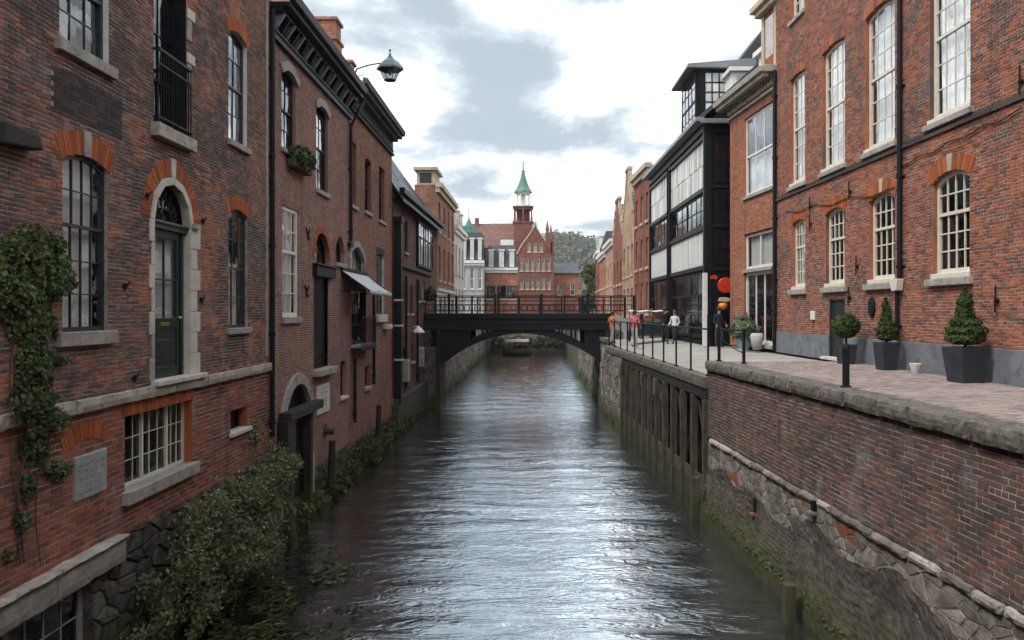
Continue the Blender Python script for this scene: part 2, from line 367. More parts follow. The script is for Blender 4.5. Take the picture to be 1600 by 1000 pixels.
ML_IVY = M_leaf('ivy leaves', [(0.026, 0.048, 0.02), (0.055, 0.085, 0.03), (0.035, 0.06, 0.028), (0.12, 0.135, 0.035), (0.075, 0.105, 0.05)])
ML_TOP = M_leaf('topiary leaves', [(0.025, 0.045, 0.012), (0.05, 0.075, 0.02), (0.035, 0.055, 0.016), (0.075, 0.095, 0.03)])
ML_MOSS = M_leaf('bank weeds', [(0.03, 0.035, 0.012), (0.08, 0.08, 0.03), (0.05, 0.055, 0.02), (0.10, 0.09, 0.045)])
ML_TREE = M_leaf('tree leaves', [(0.05, 0.06, 0.025), (0.10, 0.10, 0.045), (0.07, 0.08, 0.035)], scale=0.6)
ML_WEED = M_leaf('water weed', [(0.012, 0.02, 0.005), (0.04, 0.052, 0.010), (0.022, 0.032, 0.007)], 0.35)

# ------------------------------------------------------------------ helpers
ZB = {}
def link(o, parent=None):
    COL.objects.link(o)
    if parent is not None:
        o.parent = parent
        if parent.name in ZB: o.location.z = o.location.z - ZB[parent.name]
    return o
def tag(o, label=None, cat=None, group=None, kind=None):
    if label: o['label'] = label
    if cat: o['category'] = cat
    if group: o['group'] = group
    if kind: o['kind'] = kind
    return o
def empty(name, loc=(0, 0, 0), rz=0.0):
    o = bpy.data.objects.new(name, None); o.location = loc; o.rotation_euler = (0, 0, rz)
    o.empty_display_size = 0.3
    COL.objects.link(o); return o

class MB:
    def __init__(s): s.v = []; s.f = []; s.mi = []; s.cur = 0
    def add(s, vs, fs):
        k = len(s.v); s.v.extend(vs); s.f.extend([tuple(i + k for i in f) for f in fs]); s.mi.extend([s.cur] * len(fs)); return s
    def box(s, x0, x1, y0, y1, z0, z1):
        return s.add([(x0, y0, z0), (x1, y0, z0), (x1, y1, z0), (x0, y1, z0), (x0, y0, z1), (x1, y0, z1), (x1, y1, z1), (x0, y1, z1)],
                     [(0, 3, 2, 1), (4, 5, 6, 7), (0, 1, 5, 4), (1, 2, 6, 5), (2, 3, 7, 6), (3, 0, 4, 7)])
    def prism(s, poly, y0, y1):          # poly in (x, z), extruded along y
        n = len(poly); vs = [(x, y0, z) for x, z in poly] + [(x, y1, z) for x, z in poly]
        fs = [tuple(range(n)), tuple(range(2 * n - 1, n - 1, -1))]
        fs += [(i, i + n, (i + 1) % n + n, (i + 1) % n) for i in range(n)]
        return s.add(vs, fs)
    def prismx(s, poly, x0, x1):         # poly in (y, z), extruded along x
        n = len(poly); vs = [(x0, y, z) for y, z in poly] + [(x1, y, z) for y, z in poly]
        fs = [tuple(range(n)), tuple(range(2 * n - 1, n - 1, -1))]
        fs += [(i, i + n, (i + 1) % n + n, (i + 1) % n) for i in range(n)]
        return s.add(vs, fs)
    def prismz(s, poly, z0, z1):
        n = len(poly); vs = [(x, y, z0) for x, y in poly] + [(x, y, z1) for x, y in poly]
        fs = [tuple(range(n)), tuple(range(2 * n - 1, n - 1, -1))]
        fs += [(i, i + n, (i + 1) % n + n, (i + 1) % n) for i in range(n)]
        return s.add(vs, fs)
    def tube(s, pts, r, n=8):
        pts = [Vector(p) for p in pts]; rs = r if isinstance(r, (list, tuple)) else [r] * len(pts)
        k = len(s.v); up = None
        for i, p in enumerate(pts):
            t = (pts[min(i + 1, len(pts) - 1)] - pts[max(i - 1, 0)]).normalized()
            a = Vector((0, 0, 1)) if abs(t.z) < 0.9 else Vector((1, 0, 0))
            b = t.cross(a).normalized(); c = t.cross(b)
            for j in range(n):
                w = 2 * math.pi * j / n
                q = p + (b * math.cos(w) + c * math.sin(w)) * rs[i]; s.v.append(tuple(q))
        fs = []
        for i in range(len(pts) - 1):
            for j in range(n):
                a = k + i * n + j; b2 = k + i * n + (j + 1) % n
                fs.append((a, b2, b2 + n, a + n))
        fs.append(tuple(k + j for j in range(n))[::-1]); fs.append(tuple(k + (len(pts) - 1) * n + j for j in range(n)))
        s.f.extend(fs); s.mi.extend([s.cur] * len(fs)); return s
    def lathe(s, cx, cy, prof, n=16):    # prof: (r, z)
        k = len(s.v)
        for r, z in prof:
            for j in range(n):
                w = 2 * math.pi * j / n; s.v.append((cx + r * math.cos(w), cy + r * math.sin(w), z))
        fs = []
        for i in range(len(prof) - 1):
            for j in range(n):
                a = k + i * n + j; b = k + i * n + (j + 1) % n; fs.append((a, b, b + n, a + n))
        fs.append(tuple(k + j for j in range(n))[::-1]); fs.append(tuple(k + (len(prof) - 1) * n + j for j in range(n)))
        s.f.extend(fs); s.mi.extend([s.cur] * len(fs)); return s
    def build(s, name, mat, parent=None, smooth=False, bevel=0.0, kind=None):
        me = bpy.data.meshes.new(name); me.from_pydata(s.v, [], s.f)
        for mm in (mat if isinstance(mat, (list, tuple)) else [mat]): me.materials.append(mm)
        if isinstance(mat, (list, tuple)): me.polygons.foreach_set('material_index', s.mi)
        if smooth: me.polygons.foreach_set('use_smooth', [True] * len(me.polygons))
        me.update()
        o = bpy.data.objects.new(name, me); link(o, parent)
        if bevel > 0:
            b = o.modifiers.new('bevel', 'BEVEL'); b.width = bevel; b.segments = 2; b.limit_method = 'ANGLE'
        if kind: o['kind'] = kind
        return o

def rough_block(name, mat, parent, x0, x1, y0, y1, z0, z1, amp=.012, step=.12, seed=0.0):
    """a worn stone block: subdivided box with knocked-about faces and edges"""
    nx, ny, nz = (max(2, int((b - a) / step)) for a, b in ((x0, x1), (y0, y1), (z0, z1)))
    V = {}; m = MB()
    def vid(i, j, k):
        if (i, j, k) not in V:
            x, y, z = x0 + (x1 - x0) * i / nx, y0 + (y1 - y0) * j / ny, z0 + (z1 - z0) * k / nz
            q = noise.noise_vector(Vector((x * 4.1 + seed, y * 4.1, z * 4.1))) + .6 * noise.noise_vector(Vector((x * 13 + seed, y * 13, z * 13)))
            on = (i in (0, nx)) + (j in (0, ny)) + (k in (0, nz))
            c = Vector(((x0 + x1) / 2, (y0 + y1) / 2, (z0 + z1) / 2)); p = Vector((x, y, z))
            e = amp * (1.0 if on >= 2 else 0.0)
            p = p + q * amp + Vector((-e if i == nx else e if i == 0 else 0, -e if j == ny else e if j == 0 else 0, -e if k == nz else e if k == 0 else 0))
            V[(i, j, k)] = len(m.v); m.v.append(tuple(p))
        return V[(i, j, k)]
    def quad(*q): m.f.append(tuple(vid(*a) for a in q)); m.mi.append(0)
    for i in range(nx):
        for k in range(nz): quad((i, 0, k), (i + 1, 0, k), (i + 1, 0, k + 1), (i, 0, k + 1)); quad((i, ny, k), (i, ny, k + 1), (i + 1, ny, k + 1), (i + 1, ny, k))
        for j in range(ny): quad((i, j, nz), (i + 1, j, nz), (i + 1, j + 1, nz), (i, j + 1, nz)); quad((i, j, 0), (i, j + 1, 0), (i + 1, j + 1, 0), (i + 1, j, 0))
    for j in range(ny):
        for k in range(nz): quad((0, j, k), (0, j, k + 1), (0, j + 1, k + 1), (0, j + 1, k)); quad((nx, j, k), (nx, j + 1, k), (nx, j + 1, k + 1), (nx, j, k + 1))
    return m.build(name, mat, parent, smooth=False)

def np_mesh(name, V, Fq, mat, parent=None, smooth=False, kind=None):
    me = bpy.data.meshes.new(name)
    V = np.asarray(V, np.float32).reshape(-1, 3); Fq = np.asarray(Fq, np.int32); k = Fq.shape[1]
    me.vertices.add(len(V)); me.vertices.foreach_set('co', V.ravel())
    me.loops.add(Fq.size); me.loops.foreach_set('vertex_index', Fq.ravel())
    me.polygons.add(len(Fq)); me.polygons.foreach_set('loop_start', np.arange(0, Fq.size, k, dtype=np.int32))
    me.polygons.foreach_set('use_smooth', np.full(len(Fq), bool(smooth)))
    me.materials.append(mat); me.update(calc_edges=True); me.validate()
    o = bpy.data.objects.new(name, me); link(o, parent)
    if kind: o['kind'] = kind
    return o

class Fac:
    """A facade: local x runs left to right as seen from outside, local y goes into the building, z is up."""
    def __init__(s, A, B):
        s.A = Vector((A[0], A[1])); s.B = Vector((B[0], B[1])); d = s.B - s.A
        s.L = d.length; s.d = d.normalized(); s.rz = math.atan2(d.y, d.x); s.n = Vector((-s.d.y, s.d.x))
    def at(s, px, py, off=0.0):          # picture position of a point on the facade -> (u, z)
        k = (px - VX) / FPX; A = s.A + s.n * off
        u = (A.y * k - A.x) / (s.d.x - s.d.y * k); t = A.y + u * s.d.y
        return u, EYE + (VY - py) / FPX * t
    def rect(s, x0, x1, yt, yb):
        xm = 0.5 * (x0 + x1)
        return s.at(x0, 0)[0], s.at(x1, 0)[0], s.at(xm, yb)[1], s.at(xm, yt)[1]
    def root(s, name, zb=0.0):
        o = empty(name, (s.A.x, s.A.y, zb), s.rz)
        if zb: ZB[o.name] = zb
        return o
    def world(s, u, y, z): p = s.A + s.d * u + s.n * y; return Vector((p.x, p.y, z))

def proj(p):
    return VX + FPX * p[0] / p[1], VY - FPX * (p[2] - EYE) / p[1]

# openings: dict(u0,u1,z0,z1,rise)
def op(r, rise=0.0): return dict(u0=r[0], u1=r[1], z0=r[2], z1=r[3], rise=rise)
def half_chord(o, z):
    """interval of the opening at height z (None when outside)"""
    if z <= o['z0'] or z >= o['z1']: return None
    zs = o['z1'] - o['rise']
    if o['rise'] <= 0 or z <= zs: return o['u0'], o['u1']
    w = (o['u1'] - o['u0']) / 2; r = o['rise']; Rr = (w * w + r * r) / (2 * r); zc = o['z1'] - Rr
    h = math.sqrt(max(0, Rr * Rr - (z - zc) ** 2)); c = (o['u0'] + o['u1']) / 2
    return c - h, c + h
def segments(u0, u1, z, ops):
    cut = sorted(i for i in (half_chord(o, z) for o in ops) if i)
    res = []; a = u0
    for c0, c1 in cut:
        if c0 > a: res.append((a, min(c0, u1)))
        a = max(a, c1)
    if a < u1: res.append((a, u1))
    return [(p, q) for p, q in res if q - p > 0.012]

BRICKV = {}
def unit_brick(mat, L, H, k):
    key = (mat.name, round(L, 3), round(H, 3), k)
    if key not in BRICKV:
        rr = random.Random(k + 3)
        j = lambda a: rr.uniform(-a, a)
        f = -0.005 + j(0.004); ins = 0.004
        vs = [(-L/2 + ins + j(.003), f + j(.002), -H/2 + ins + j(.002)), (L/2 - ins + j(.003), f + j(.002), -H/2 + ins + j(.002)),
              (L/2 - ins + j(.003), f + j(.002), H/2 - ins + j(.002)), (-L/2 + ins + j(.003), f + j(.002), H/2 - ins + j(.002)),
              (-L/2, 0.03, -H/2), (L/2, 0.03, -H/2), (L/2, 0.03, H/2), (-L/2, 0.03, H/2)]
        me = bpy.data.meshes.new('brick'); me.from_pydata(vs, [], [(0, 1, 2, 3), (0, 4, 5, 1), (1, 5, 6, 2), (2, 6, 7, 3), (3, 7, 4, 0)])
        me.materials.append(mat); BRICKV[key] = me
    return BRICKV[key]

def brick_wall(F, root, u0, u1, z0, z1, ops, bmat, mmat, course=0.085, blen=0.25, near=0, name='wall', extra_cut=(), y=0.0, rand_head=0.35, seedo=0, top=None):
    """a brick facade: mortar sheet with the openings cut out (the part) and every brick in front of it"""
    ru = random.Random(int(abs(F.A.x * 100 + F.A.y * 10)) + seedo)
    gap = 0.013
    mv = []; mf = []; rows = []
    nrow = int(round((z1 - z0) / course)); course = (z1 - z0) / nrow
    allo = list(ops) + list(extra_cut)
    zbr = sorted({z0, z1, *[o['z0'] for o in ops if z0 < o['z0'] < z1]})
    for r in range(nrow):
        za = z0 + r * course; zb_ = za + course; zm = (za + zb_) / 2
        uu0, uu1 = (u0, u1) if top is None else top(zm, u0, u1)
        for a, b in segments(uu0, uu1, zm, ops):
            k = len(mv); mv += [(a, y + 0.003, za), (b, y + 0.003, za), (b, y + 0.003, zb_), (a, y + 0.003, zb_)]; mf.append((k, k + 1, k + 2, k + 3))
        off = (r % 2) * blen / 2 + ru.uniform(-.02, .02)
        head = ru.random() < rand_head
        L = blen / 2 if head and r % 2 else blen
        for a, b in segments(uu0, uu1, zm, allo):
            p = a; q = math.floor((a - off) / L) * L + off + L
            if q - a < 0.04: q += L
            while p < b - 0.012:
                q2 = min(q, b)
                if b - q2 < 0.03: q2 = b
                rows.append((p + gap / 2, q2 - gap / 2, za + gap / 2, zb_ - gap / 2))
                p = q2; q = q2 + L
    me = bpy.data.meshes.new(name); me.from_pydata(mv, [], mf); me.materials.append(mmat)
    wall = bpy.data.objects.new(name, me); link(wall, root)
    B = np.array(rows)
    if near:
        full = []
        for i, (a, b, c, d) in enumerate(rows):
            if abs((b - a) - (blen - gap)) > 0.002: continue
            w = F.world((a + b) / 2, 0, (c + d) / 2)
            if w.y < 1: continue
            X, Y = proj(w)
            if 4 < X < 1596 and 4 < Y < 996: full.append((w.y, i))
        full.sort(); pick = [i for _, i in full[:near]]
        for n_, i in enumerate(pick):
            a, b, c, d = rows[i]
            o = bpy.data.objects.new('brick', unit_brick(bmat, blen - gap, d - c, n_ % 9))
            o.location = ((a + b) / 2, y, (c + d) / 2); o.rotation_euler = (ru.uniform(-.02, .02), ru.uniform(-.008, .008), ru.uniform(-.015, .015))
            COL.objects.link(o); o.parent = wall
        B = np.delete(B, pick, axis=0)
    N = len(B)
    if N:
        ins = 0.004
        f = y - 0.005 + rng.uniform(-.005, .004, N)
        V = np.zeros((N, 8, 3)); a, b, c, d = B.T
        for j, (ux, zx) in enumerate(((a, c), (b, c), (b, d), (a, d))):
            su = 1 if j in (0, 3) else -1; sz = 1 if j < 2 else -1
            V[:, j, 0] = ux + su * ins + rng.uniform(-.003, .003, N); V[:, j, 2] = zx + sz * ins + rng.uniform(-.002, .002, N)
            V[:, j, 1] = f + rng.uniform(-.002, .002, N)
            V[:, j + 4, 0] = ux; V[:, j + 4, 2] = zx; V[:, j + 4, 1] = y + 0.03
        base = np.array([(0, 1, 2, 3), (0, 4, 5, 1), (1, 5, 6, 2), (2, 6, 7, 3), (3, 7, 4, 0)])
        Fq = (np.arange(N)[:, None, None] * 8 + base[None]).reshape(-1, 4)
        np_mesh('brickwork', V, Fq, bmat, wall, kind='stuff')
    return wall

def sheet_wall(root, u0, u1, z0, z1, ops, mat, name='wall', y=0.0, top=None):
    zs = sorted({z0, z1, *[v for o in ops for v in (o['z0'], o['z1']) if z0 < v < z1]})
    fine = []
    for a, b in zip(zs, zs[1:]):
        n = max(1, int((b - a) / 0.25)) if top else 1
        fine += [(a + (b - a) * i / n, a + (b - a) * (i + 1) / n) for i in range(n)]
    m = MB()
    for a, b in fine:
        uu0, uu1 = (u0, u1) if top is None else top((a + b) / 2, u0, u1)
        for p, q in segments(uu0, uu1, (a + b) / 2, ops):
            m.add([(p, y, a), (q, y, a), (q, y, b), (p, y, b)], [(0, 1, 2, 3)])
    return m.build(name, mat, root)

def arch_pts(u0, u1, zs, rise, n=14):
    w = (u1 - u0) / 2; c = (u0 + u1) / 2; Rr = (w * w + rise * rise) / (2 * rise); zc = zs + rise - Rr
    a0 = math.asin(min(1, w / Rr))
    if rise > w: a0 = math.pi - a0
    return [(c + Rr * math.sin(t), zc + Rr * math.cos(t)) for t in np.linspace(-a0, a0, n)]

def brick_arch(root, u0, u1, zs, rise, width, mat, vous=0.075, key=None, name='arch', y0=-0.014, ext=0.06):
    m = MB(); c = (u0 + u1) / 2
    if rise < 0.02:
        n = int((u1 - u0 + 2 * ext) / vous); a, b = u0 - ext, u1 + ext
        for i in range(n):
            p = a + (b - a) * i / n + 0.004; q = a + (b - a) * (i + 1) / n - 0.004
            sp = 0.18 * width
            fp = (p - c) / (b - a) * 2 * sp; fq = (q - c) / (b - a) * 2 * sp
            m.prism([(p, zs), (q, zs), (q + fq, zs + width), (p + fp, zs + width)], y0 + random.uniform(-.004, .004), 0.05)
    else:
        w = (u1 - u0) / 2; Rr = (w * w + rise * rise) / (2 * rise); zc = zs + rise - Rr
        a0 = math.asin(min(1, w / Rr)) + ext / Rr
        n = max(3, int(2 * a0 * (Rr + width / 2) / vous))
        for i in range(n):
            t0 = -a0 + 2 * a0 * i / n + 0.004 / Rr; t1 = -a0 + 2 * a0 * (i + 1) / n - 0.004 / Rr
            P = lambda t, r: (c + r * math.sin(t), zc + r * math.cos(t))
            m.prism([P(t0, Rr), P(t1, Rr), P(t1, Rr + width), P(t0, Rr + width)], y0 + random.uniform(-.004, .004), 0.05)
    o = m.build(name, mat, root)
    if key:
        k = MB(); kw = 0.055 + 0.02
        zt = zs + rise
        k.prism([(c - kw, zt - 0.01), (c + kw, zt - 0.01), (c + kw * 1.35, zt + width + 0.02), (c - kw * 1.35, zt + width + 0.02)], y0 - 0.02, 0.05)
        k.build('keystone', key, root, bevel=0.006)
    return o

def window(root, o, fmat, nx=3, rows=(2, 2), depth=0.13, fw=0.06, gmat=None, sill=None, sill_h=0.12, sill_out=0.09, sill_ext=0.08,
           curtain=None, bar=0.018, meet=True, arch=None, arch_w=0.28, key=None, reveal=None, panes=True, name='window', mull=(), back=0.7,
           sill_mat_out=None, curtain_frac=(0, 1)):
    """a window set into the opening: frame with glazing bars (the part) > panes, curtain, room, sill"""
    u0, u1, z0, z1 = o['u0'], o['u1'], o['z0'], o['z1']; rise = o['rise']
    gmat = gmat or M_GLASS
    y0, y1 = depth, depth + 0.07
    m = MB()
    m.box(u0, u0 + fw, y0, y1, z0, z1); m.box(u1 - fw, u1, y0, y1, z0, z1)
    m.box(u0 + fw, u1 - fw, y0, y1, z0, z0 + fw * 1.3)
    zt = z1 - fw
    if rise > 0.03:
        pts = arch_pts(u0, u1, z1 - rise, rise, 12)
        w = (u1 - u0) / 2; c = (u0 + u1) / 2
        inner = [(c + (x - c) * (1 - fw / w), z - fw) for x, z in pts]
        for i in range(len(pts) - 1):
            m.prism([inner[i], inner[i + 1], pts[i + 1], pts[i]], y0 - 0.003, y1)
    else:
        m.box(u0 + fw, u1 - fw, y0, y1, zt, z1)
    ia, ib, ja, jb = u0 + fw, u1 - fw, z0 + fw * 1.3, z1 - fw
    nr = sum(rows); mr = fw * 0.8
    tot = jb - ja - (mr if meet and len(rows) > 1 else 0)
    cells = []
    z = ja
    for gi, g in enumerate(rows):
        h = tot * g / nr
        yy = y0 + (0.022 if gi == 0 else 0.004)
        xs = [ia, *[ia + (ib - ia) * f for f in mull], ib]
        for xa, xb in zip(xs, xs[1:]):
            if xa > ia: m.box(xa - 0.03, xa + 0.03, y0 - 0.006, y1, z, z + h)
            nn = nx if not mull else max(1, round(nx * (xb - xa) / (ib - ia)))
            for i in range(1, nn):
                x = xa + (xb - xa) * i / nn; m.box(x - bar / 2, x + bar / 2, yy, yy + 0.035, z, z + h)
            for jn in range(1, g):
                zz_ = z + h * jn / g; m.box(xa, xb, yy + 0.002, yy + 0.033, zz_ - bar / 2, zz_ + bar / 2)
            for i in range(nn):
                for jn in range(g):
                    cells.append((xa + (xb - xa) * i / nn, xa + (xb - xa) * (i + 1) / nn, z + h * jn / g, z + h * (jn + 1) / g, yy + 0.018))
        z += h
        if gi < len(rows) - 1:
            if meet: m.box(ia, ib, y0 - 0.004, y1, z, z + mr); z += mr
    win = m.build(name, fmat, root)
    if panes:
        for a, b, c, d, yy in cells:
            tx, tz = random.uniform(-.006, .006), random.uniform(-.006, .006)
            hx, hz = (b - a) / 2, (d - c) / 2
            P = MB(); vs = []
            for sx, sz in ((-1, -1), (1, -1), (1, 1), (-1, 1)): vs.append((sx * hx, tx * sx + tz * sz, sz * hz))
            P.add(vs, [(0, 1, 2, 3)])
            po = P.build('pane', gmat, win); po.location = ((a + b) / 2, yy, (c + d) / 2)
    else:
        P = MB()
        for a, b, c, d, yy in cells:
            t = random.uniform(-.008, .008); q = random.uniform(-.008, .008)
            P.add([(a, yy - t, c), (b, yy + t, c + 0), (b, yy + t + q, d), (a, yy - t + q, d)], [(0, 1, 2, 3)])
        P.build('pane', gmat, win)
    rm = MB(); k = back
    rm.add([(u0, y1, z0), (u1, y1, z0), (u1, y1, z1), (u0, y1, z1), (u0 - .2, y1 + k, z0 - .1), (u1 + .2, y1 + k, z0 - .1), (u1 + .2, y1 + k, z1 + .1), (u0 - .2, y1 + k, z1 + .1)],
           [(4, 5, 6, 7), (0, 1, 5, 4), (1, 2, 6, 5), (2, 3, 7, 6), (3, 0, 4, 7)])
    rm.build('room', M_INT, win)
    if curtain:
        cm = MB(); n = 26; ca = z0 + (z1 - z0) * curtain_frac[0]; cb_ = z0 + (z1 - z0) * curtain_frac[1]
        vs = []; fs = []
        for i in range(n + 1):
            x = ia + (ib - ia) * i / n; yv = y1 + 0.09 + 0.025 * math.sin(i * 1.9 + u0) + random.uniform(-.008, .008)
            vs += [(x, yv, ca), (x, yv + random.uniform(-.01, .01), cb_)]
        for i in range(n): fs.append((2 * i, 2 * i + 2, 2 * i + 3, 2 * i + 1))
        cm.add(vs, fs); cm.build('curtain', curtain, win, smooth=True)
    if reveal:
        rv = MB(); yb = y0 + 0.01
        prof = [(u0, z0)] + (arch_pts(u0, u1, z1 - rise, rise, 14) if rise > 0.03 else [(u0, z1), (u1, z1)]) + [(u1, z0)]
        for (a, b), (c, d) in zip(prof, prof[1:]):
            rv.add([(a, 0.004, b), (c, 0.004, d), (c, yb, d), (a, yb, b)], [(0, 1, 2, 3)])
        rv.add([(u0, 0.0, z0), (u1, 0.0, z0), (u1, yb, z0), (u0, yb, z0)], [(0, 1, 2, 3)])
        rv.build('reveal', reveal, win)
    if sill:
        sm = MB(); sm.box(u0 - sill_ext, u1 + sill_ext, -sill_out, y0 + 0.005, z0 - sill_h, z0 + 0.012)
        sm.build('sill', sill, win, bevel=0.012)
    if arch:
        brick_arch(win, u0, u1, z1 - rise, rise, arch_w, arch, key=key)
    return win

def downpipe(root, u, z0, z1, y=-0.09, r=0.055, mat=None, hop=None, every=2.2):
    m = MB(); m.tube([(u, y, z0), (u, y, z1)], r, 10)
    z = z0 + 0.3
    while z < z1:
        m.tube([(u, y, z), (u, y, z + 0.09)], r * 1.3, 10); m.box(u - r * 2, u + r * 2, y + r, 0.0, z + 0.02, z + 0.07); z += every
    if hop: m.box(u - 0.14, u + 0.14, y - 0.1, y + 0.08, hop, hop + 0.22)
    return m.build('downpipe', mat or M_BLACKM, root, smooth=False)

def pitched_shell(F, root, depth, z0, zt, mat, roofmat, ridge=3.0, over=0.35, front_wall=None, y=0.3):
    """the body behind the facade (side and back walls) and a pitched roof with its ridge parallel to the front"""
    m = MB(); L = F.L
    m.add([(0, y, z0), (0, depth, z0), (0, depth, zt), (0, depth / 2, zt + ridge), (0, 0.02, zt), (0, 0.02, z0)], [(0, 1, 2, 3, 4, 5)])
    m.add([(L, y, z0), (L, depth, z0), (L, depth, zt), (L, depth / 2, zt + ridge), (L, 0.02, zt), (L, 0.02, z0)], [(5, 4, 3, 2, 1, 0)])
    m.add([(0, depth, z0), (L, depth, z0), (L, depth, zt), (0, depth, zt)], [(0, 1, 2, 3)])
    m.build('side_wall', mat, root)
    if roofmat:
        r = MB(); s_ = ridge / (depth / 2); t = 0.12
        r.prismx([(-over, zt - over * s_ + 0.06), (depth / 2, zt + ridge + 0.06), (depth + over, zt - over * s_ + 0.06),
                  (depth + over, zt - over * s_ + 0.06 + t), (depth / 2, zt + ridge + 0.06 + t), (-over, zt - over * s_ + 0.06 + t)], -0.05, L + 0.05)
        r.build('roof', roofmat, root)

def clip_poly(poly, px, pz, nx, nz):
    """part of the polygon on the side of the line through p that lies against normal n"""
    res = []
    for (ax, az_), (bx, bz) in zip(poly, poly[1:] + poly[:1]):
        da = (ax - px) * nx + (az_ - pz) * nz; db = (bx - px) * nx + (bz - pz) * nz
        if da <= 0: res.append((ax, az_))
        if (da < 0 < db) or (db < 0 < da):
            t = da / (da - db); res.append((ax + (bx - ax) * t, az_ + (bz - az_) * t))
    return res
def stones(root, u0, u1, z0, z1, size, mat, gap=0.02, y=0.0, ind=0, name='stone', rise=0.03, mat2=None, F=None, red=0.0, aspect=1.6):
    """random rubble: angular interlocking stones of uneven size, each proud of the wall"""
    rr = random.Random(int(abs(u0 * 97 + z0 * 31)))
    cw, ch = size * aspect, size; nu = max(1, round((u1 - u0) / cw)); nz = max(1, round((z1 - z0) / ch)); cw = (u1 - u0) / nu; ch = (z1 - z0) / nz
    S = {}
    for i in range(-2, nu + 2):
        for j in range(-1, nz + 1):
            S[(i, j)] = (u0 + (i + .5 + (.5 if j % 2 else 0) + rr.uniform(-.46, .46)) * cw, z0 + (j + .5 + rr.uniform(-.4, .4)) * ch)
            if rr.random() < .24: del S[(i, j)]
    items = []
    for (i, j), (cx, cz) in S.items():
        poly = [(u0, z0), (u1, z0), (u1, z1), (u0, z1)]
        poly = [(max(u0, cx - 3 * cw), z0), (min(u1, cx + 3 * cw), z0), (min(u1, cx + 3 * cw), z1), (max(u0, cx - 3 * cw), z1)]
        if poly[1][0] <= poly[0][0]: continue
        for di in range(-2, 3):
            for dj in range(-2, 3):
                q = S.get((i + di, j + dj))
                if q is None or (di == 0 and dj == 0) or len(poly) < 3: continue
                dx_, dz_ = q[0] - cx, q[1] - cz; d = math.hypot(dx_, dz_) + 1e-9
                # distances weighed so that stones are wider than tall
                mx_, mz_ = cx + dx_ / 2, cz + dz_ / 2; nx, nz_ = dx_ / (aspect * aspect), dz_
                l = math.hypot(nx, nz_) + 1e-9; nx /= l; nz_ /= l
                poly = clip_poly(poly, mx_ - nx * gap / 2, mz_ - nz_ * gap / 2, nx, nz_)
        if len(poly) >= 3:
            us = [p_[0] for p_ in poly]; zs_ = [p_[1] for p_ in poly]
            if max(us) - min(us) > .04 and max(zs_) - min(zs_) > .03: items.append((sum(us) / len(us), sum(zs_) / len(zs_), poly))
    def stone(it, cx=0, cz=0):
        mx_, mz_, poly = it; n = len(poly); out_ = rise * rr.uniform(0.2, 1.2)
        jig = lambda: rr.uniform(-.35, .35) * rise
        vs = [(p_ - cx, y + .04, q - cz) for p_, q in poly] + [(mx_ + (p_ - mx_) * .9 - cx, y - out_ * .7 + jig(), mz_ + (q - mz_) * .88 - cz) for p_, q in poly] + [(mx_ - cx, y - out_, mz_ - cz)]
        fs = [(i, (i + 1) % n, (i + 1) % n + n, i + n) for i in range(n)] + [(i + n, (i + 1) % n + n, 2 * n) for i in range(n)]
        return vs, fs
    if ind: items.sort(key=lambda it: F.world(it[0], 0, 0).y if F else 0)
    rest = MB(); k = 0
    for it in items:
        vis = True
        if ind and F:
            w = F.world(it[0], 0, it[1])
            if w.y < .5: vis = False
            else: X, Y = proj(w); vis = -20 < X < 1620 and Y < 1020
        if k < ind and vis:
            m = MB(); m.add(*stone(it, it[0], it[1]))
            o = m.build(name, mat2 if (mat2 and rr.random() < red) else mat, root); o.location = (it[0], 0, it[1]); k += 1
        else: rest.add(*stone(it))
    if rest.v: rest.build('stonework', mat, root, kind='stuff')

def leaves(name, mat, P, Nrm, size, parent=None, kind=None, jitter=0.8, long=1.5):
    """P (N,3) leaf centres, Nrm (N,3) outward directions: one folded diamond leaf each"""
    N = len(P); P = np.asarray(P); Nrm = np.asarray(Nrm) + rng.normal(0, jitter, (N, 3))
    Nrm /= np.linalg.norm(Nrm, axis=1)[:, None] + 1e-9
    a = rng.normal(0, 1, (N, 3)); a -= (a * Nrm).sum(1)[:, None] * Nrm; a /= np.linalg.norm(a, axis=1)[:, None] + 1e-9
    b = np.cross(Nrm, a); s = (size * rng.uniform(0.55, 1.35, N))[:, None]
    V = np.stack([P - a * s * long / 2, P + b * s * .5 + Nrm * s * .12, P + a * s * long / 2, P - b * s * .5 + Nrm * s * .12], 1)
    base = np.arange(N)[:, None] * 4
    Fq = np.concatenate([base + np.array([[0, 1, 2]]), base + np.array([[0, 2, 3]])])
    return np_mesh(name, V, Fq, mat, parent, kind=kind)
def blob_points(c, r, n, shell=0.75):
    d = rng.normal(0, 1, (n, 3)); d /= np.linalg.norm(d, axis=1)[:, None]
    k = (shell + (1 - shell) * rng.uniform(0, 1, n) ** 0.5)[:, None] * rng.uniform(0.8, 1.06, n)[:, None]
    return np.asarray(c) + d * k * np.asarray(r), d

# ================================================================== SETTING
# ground: one sheet round the canal basin
g = MB()
ZG = 4.2
BIG = 850
def gq(x0, x1, y0, y1, z=ZG): g.add([(x0, y0, z), (x1, y0, z), (x1, y1, z), (x0, y1, z)], [(0, 1, 2, 3)])
gq(-BIG, -6.7, -200, 118); gq(13.5, BIG, -200, 118); gq(-BIG, BIG, 118, 900)
ground = g.build('ground', M_SOIL); tag(ground, kind='structure')
b_ = MB(); b_.add([(-9, -40, -1.2), (9, -40, -1.2), (9, 125, -1.2), (-9, 125, -1.2)], [(0, 1, 2, 3)])
tag(b_.build('canal_bed', M_RUBD), kind='structure')

